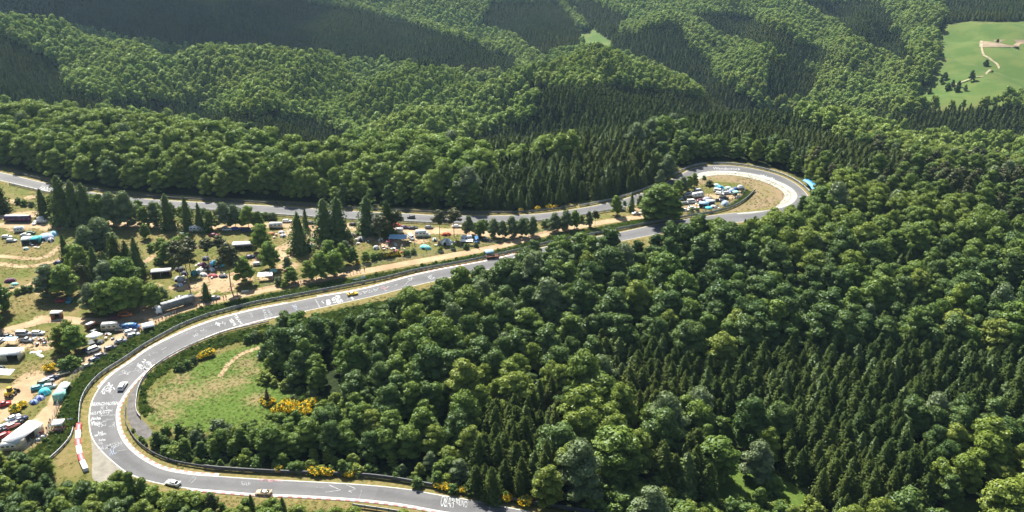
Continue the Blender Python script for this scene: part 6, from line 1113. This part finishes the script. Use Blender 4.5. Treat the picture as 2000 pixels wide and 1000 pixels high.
# scrub at the lower right, where the wood opens
for ci, lo_ in ((2, 0), (0, 985)):
    x_, y_ = jgrid(CLRW[ci][:, 0].min(), CLRW[ci][:, 0].max(), 100, 240, 3.7); k = in_poly(x_, y_, CLRW[ci]); x_, y_ = x_[k], y_[k]; z_ = hgt(x_, y_); u_, v_, _t = proj(x_, y_, z_); k = (v_ > lo_) & (v_ < 1120)
    for x, y, z in list(zip(x_[k], y_[k], z_[k]))[:130]:
        plant('shrub', x, y, float(z), rs.uniform(1.6, 3.8), rs.uniform(1.0, 1.6), int(rs.choice([0, 1, 2, 4, 4])), rs.uniform(0, 6.28), 'light green bush in the scrub at the lower right', 'light green bushes in the scrub at the lower right')
for i, (u, v, h, kd, vr, lab) in enumerate([(1510,938,5.5,'shrub',0,'feathery light bush on the grass clearing'),(1485,965,6,'broad',0,'round light green tree on the grass clearing'),(1530,985,5,'shrub',2,'low bush at the foot of the grass clearing'),(1430,985,4,'shrub',0,'bush at the left of the grass clearing'),(1550,1000,7,'broad',4,'light tree below the grass clearing'),(1450,1030,6,'broad',4,'light tree at the foot of the picture under the clearing'),(1915,985,3,'shrub',1,'bush on the grass at the lower right corner'),(1225,800,3.5,'shrub',0,'bush on the bare ground inside the spruce wood')]):
    x, y, z = G(u, v, -6); plant(kd, x, y, ground_z(x, y), h, 1.1, vr, i, lab, 'bushes and trees of the lower right clearing')
# trees on the far field
for i, (u, v, h, kd, lab) in enumerate([(1925,131,9,'broad','lone round tree in the far field beside the bend of the path'),(1897,157,11,'broad','slim tree in the far field beside the path'),(1948,84,5,'broad','small dark tree on the brown strip of the far field'),(1860,170,8,'broad','tree in the scrub at the foot of the far field'),(1850,178,9,'broad','second tree in the scrub at the foot of the far field'),(1872,172,8,'broad','third tree in the scrub at the foot of the far field'),(1868,182,9,'broad','fourth tree in the scrub at the foot of the far field'),(1885,178,7,'broad','fifth tree in the scrub at the foot of the far field'),(1845,155,8,'broad','tree at the left edge of the far field'),(1838,163,8,'broad','lower tree at the left edge of the far field'),(1812,165,10,'broad','tree beside the pale gap left of the far field'),(1815,185,8,'broad','tree below the pale gap left of the far field')]):
    t = 1000.0
    for _ in range(30):
        x, y, z = RAY(u, v, t); t += (z-ground_z(x, y))*2.2
    plant(kd, x, y, ground_z(x, y), h, 1.2, 3 if i % 2 else 2, i, lab, 'trees on the far field')
# ---------------------------------------------------------------- writing on the track
TRK_OBJ = bpy.data.objects['race_track']
M_CH = plain('chalk_white', (.35, .365, .37), .8, 0, .3, 1.2); M_CHF = plain('faded_chalk', (.205, .215, .225), .8, 0, .3, 1.2); M_CHR = plain('pink_chalk', (.34, .17, .19), .8, 0, .3, 1.2); M_CHB = plain('blue_chalk', (.20, .25, .33), .8, 0, .3, 1.2)
def write(s, BL, BR, TL, mat=M_CH, bold=.0):
    cu = bpy.data.curves.new('t', 'FONT'); cu.body = s; cu.resolution_u = 3; cu.offset = bold; o = bpy.data.objects.new('t', cu); COL.objects.link(o)
    dg = bpy.context.evaluated_depsgraph_get(); me = bpy.data.meshes.new_from_object(o.evaluated_get(dg)); bpy.data.objects.remove(o)
    V = np.array([v.co[:2] for v in me.vertices]); F = [tuple(p.vertices) for p in me.polygons]; lo, hi = V.min(0), V.max(0); q = (V-lo)/(hi-lo)
    A, B, C_ = [np.array(G(*p)[:2]) for p in (BL, BR, TL)]; W_ = A + q[:, :1]*(B-A) + q[:, 1:]*(C_-A)
    W_ += np.c_[np.sin(q[:, 0]*19+q[:, 1]*3), np.cos(q[:, 0]*23)]*.05
    obj('chalk_writing', mesh('chalk_writing', np.c_[W_, np.full(len(W_), .055)], F, [mat]), TRK_OBJ)
def stroke(px, w_=.22, mat=M_CH, z=.058):
    P = smooth(GP(px), .6) if len(px) > 2 else GP(px); N_ = normals(P); A, B = P+N_*w_/2, P-N_*w_/2; n = len(P); a = np.arange(n-1)
    obj('chalk_mark', mesh('chalk_mark', np.vstack([np.c_[A, np.full(n, z)], np.c_[B, np.full(n, z)]]), np.c_[a, a+1, a+n+1, a+n], [mat]), TRK_OBJ)
write('BERNGHAUSEN', (178,793.5), (231,791), (180,786.5), M_CH, .02); write('&', (195,802.5), (204,802), (196,793.5), M_CHF, .0); write('NEUMUSTEM', (175,811.5), (219,806), (176,805), M_CH, .02)
write('Gerhard', (193,813.5), (227,812), (193,809.5), M_CHF); write('Jule', (176,822), (196,821.5), (178,814.5), M_CH, .04); write('Vini', (177,831.5), (192,832), (177,822), M_CH, .03); write('!', (192,834), (195,834), (193,824), M_CH); write('G', (197,833), (207,832), (198,823.5), M_CHF)
stroke([(200,823),(211,820),(222,818.5)], .25, M_CHF); write('~R', (211,838), (225,834), (213,827), M_CHF); write('Hi', (191.5,849), (201,848), (191.5,842.5), M_CH, .02); write('we  Patric', (184,853.5), (208,849.5), (184,848.5), M_CH, .02); write('hehe', (193,862), (206,861), (193,857), M_CH, .02); write('PUR', (191,869.5), (201,868), (191,864.5), M_CHF)
write('BUMSEN', (195,881), (239,870), (193,872), M_CHF, .01); write('AC', (214,891), (228,886), (212,878), M_CHB); stroke([(229,881),(240,879.5),(249,877.5)], .2, M_CHF)
write('24h', (276,707), (294,716), (281,700.5), M_CH, .02); write('VRUMM', (264,715), (288,728), (270,709), M_CH, .03); write('GO', (262,722), (274,729), (266,717.5), M_CHF); write('STOP', (276,722), (290,727), (279,718), M_CH, .03); write('OLE', (236,727), (250,733), (240,722), M_CHF, .05)
write('24', (206,753), (216,759), (212,746.5), M_CH, .04); write('LOS', (200,761), (214,768), (206,754), M_CH, .03); write('RS', (196,768), (204,771), (200,760), M_CH, .03); stroke([(214,760),(220,756),(224,761)], .3)
write('MK', (420,634), (430,638), (422,628.5), M_CH, .06); write('H', (433,633), (440,636), (434,627), M_CHF, .03); write('SEMI', (447,625), (456,637), (453,622), M_CH, .03); write('TEAM', (456,616), (469,634), (461,614), M_CH, .03); write('JAN', (485,612), (490,621), (491,610), M_CHF); write('RACE', (512,606), (518,623), (518,604), M_CHF, .02); write('WIR', (521,606), (528,620), (526,604), M_CHF, .01)
write('24H', (570,596), (576,606), (577,594), M_CHB); stroke([(616,585),(620,592),(625,601)], .5, M_CHF); stroke([(628,588),(633,593)], .4); write('B', (638,597), (647,595), (637,586), M_CH, .06); write('GT', (646,582), (652,594), (656,580), M_CH, .05); write('RS', (654,578), (663,592), (662,576), M_CH, .05); stroke([(679,573),(684,578),(690,585)], .8); write('PAPA', (700,570), (740,562), (699,577), M_CHF); write('OK', (742,562), (752,567), (748,558), M_CHR); stroke([(792,556),(797,550),(803,547)], .3, M_CHF)
write('ELF', (836,543), (846,547), (840,538), M_CH); write('TIM', (860,550), (880,545), (858,554), M_CHF); write('AZ', (997,515), (1012,509), (1000,503), M_CH, .05)
stroke([(642,947),(654,952.5),(666,957.5)], .18); stroke([(666,957.5),(650,959.5),(636,961.5)], .18); stroke([(676,947),(686,951),(695,955.5),(686,958),(680,959),(688,962)], .16); stroke([(600,950),(612,951.5),(632,953)], .12, M_CHF); stroke([(706,957),(704,966),(701,975)], .1, M_CHF)
write('OBAFF', (859,989), (888,993), (863,967), M_CH, .0); write('P', (878,991), (889,993), (885,971), M_CH); write('KUNO', (892,986), (912,992), (893,974), M_CH, .0); write('SAF', (470,948), (489,950), (471,940), M_CHF); stroke([(505,937),(530,938),(552,940)], .5, M_CHR); stroke([(510,940),(520,936.5),(528,942),(535,938)], .22, M_CHR); stroke([(369,941),(374,935),(380,930)], .2, M_CHF); stroke([(372,944),(380,938),(383,932)], .2, M_CHF)
write('Wanderrock', (1392,331), (1446,332.5), (1393,326.5), M_CH, .0); write('Wolli', (1484,344), (1512,352.5), (1485,339.5), M_CH, .01); write('lo', (1542,375), (1550,383), (1548,371), M_CHF); write('11', (1560,384), (1562,394), (1566,384), M_CHB); write('FAN', (75,371), (92,374), (82,363), M_CH); write('IT', (96,373), (104,375), (102,365), M_CHF)
# half rubbed-out scribbles
Ltr = sub(Lw, (200,880), (1007,496)); rs2 = np.random.RandomState(21)
for i in range(70):
    k = rs2.randint(8, len(Ltr)-8); p, d = Ltr[k], normals(Ltr)[k]; t_ = np.array([d[1], -d[0]]); c_ = p - d*rs2.uniform(1.5, 7.5); n = rs2.randint(4, 8); a = rs2.uniform(-.5, .5)
    Q = np.array([c_ + t_*(j-n/2)*rs2.uniform(.3, .55) + d*rs2.uniform(-.7, .7) for j in range(n)]); N_ = normals(Q); w_ = rs2.uniform(.05, .13)
    V = np.vstack([np.c_[Q+N_*w_, np.full(n, .056+i*1e-4)], np.c_[Q-N_*w_, np.full(n, .056+i*1e-4)]]); a_ = np.arange(n-1); obj('chalk_mark', mesh('chalk_mark', V, np.c_[a_, a_+1, a_+n+1, a_+n], [M_CHF if i % 4 else M_CH]), TRK_OBJ)
# ---------------------------------------------------------------- the cloud that shades the upper left hills
def cloud(x, y, z, sx, sy, sz, seed, dens, n=42):
    q = np.random.RandomState(seed); V = []; F = []; o = 0
    for i in range(n):
        d = sph(q, 1)[0]; rr = q.uniform(.18, .36); f = q.uniform(.1, .85); c_ = np.array([d[0]*sx*f, d[1]*sy*f, abs(d[2])*sz*f]); r_ = rr*min(sx, sy)
        P_ = IV*np.array([r_, r_, r_*.55])*(1+q.uniform(-.12, .12, (len(IV), 1))) + c_; V.append(P_); F.append(IF+o); o += len(IV)
    N = NT('cloud%d' % seed); tr = N.n('ShaderNodeBsdfTransparent'); df = N.n('ShaderNodeBsdfDiffuse'); df.inputs[0].default_value = (.9, .9, .92, 1); mx = N.n('ShaderNodeMixShader'); mx.inputs[0].default_value = dens
    N.l(tr.outputs[0], mx.inputs[1]); N.l(df.outputs[0], mx.inputs[2]); N.l(mx.outputs[0], N.out.inputs[0])
    o = struct('cloud', mesh('cloud', np.vstack(V), np.vstack(F), [N.mat], smooth_=True), 'white cumulus cloud above the hills'); o.location = (x, y, z)
cloud(-1080, 2160, 900, 520, 300, 120, 3, .35); cloud(760, 2500, 980, 420, 200, 100, 8, .2, 26)
# ---------------------------------------------------------------- air: pale haze between the camera and the far hills
hb = MB().box(-1900, 1900, -60, 2250, -140, 172); ho = obj('haze', hb.mesh('haze', [])); ho['kind'] = 'stuff'; ho['label'] = 'thin bluish summer haze over the valleys'
hm = bpy.data.materials.new('haze'); hm.use_nodes = True; ht = hm.node_tree; ht.nodes.clear()
ou = ht.nodes.new('ShaderNodeOutputMaterial'); pv = ht.nodes.new('ShaderNodeVolumePrincipled'); pv.inputs['Color'].default_value = (.5, .75, 1, 1); pv.inputs['Density'].default_value = .00004; pv.inputs['Anisotropy'].default_value = .3
ht.links.new(pv.outputs[0], ou.inputs['Volume']); ho.data.materials.append(hm)
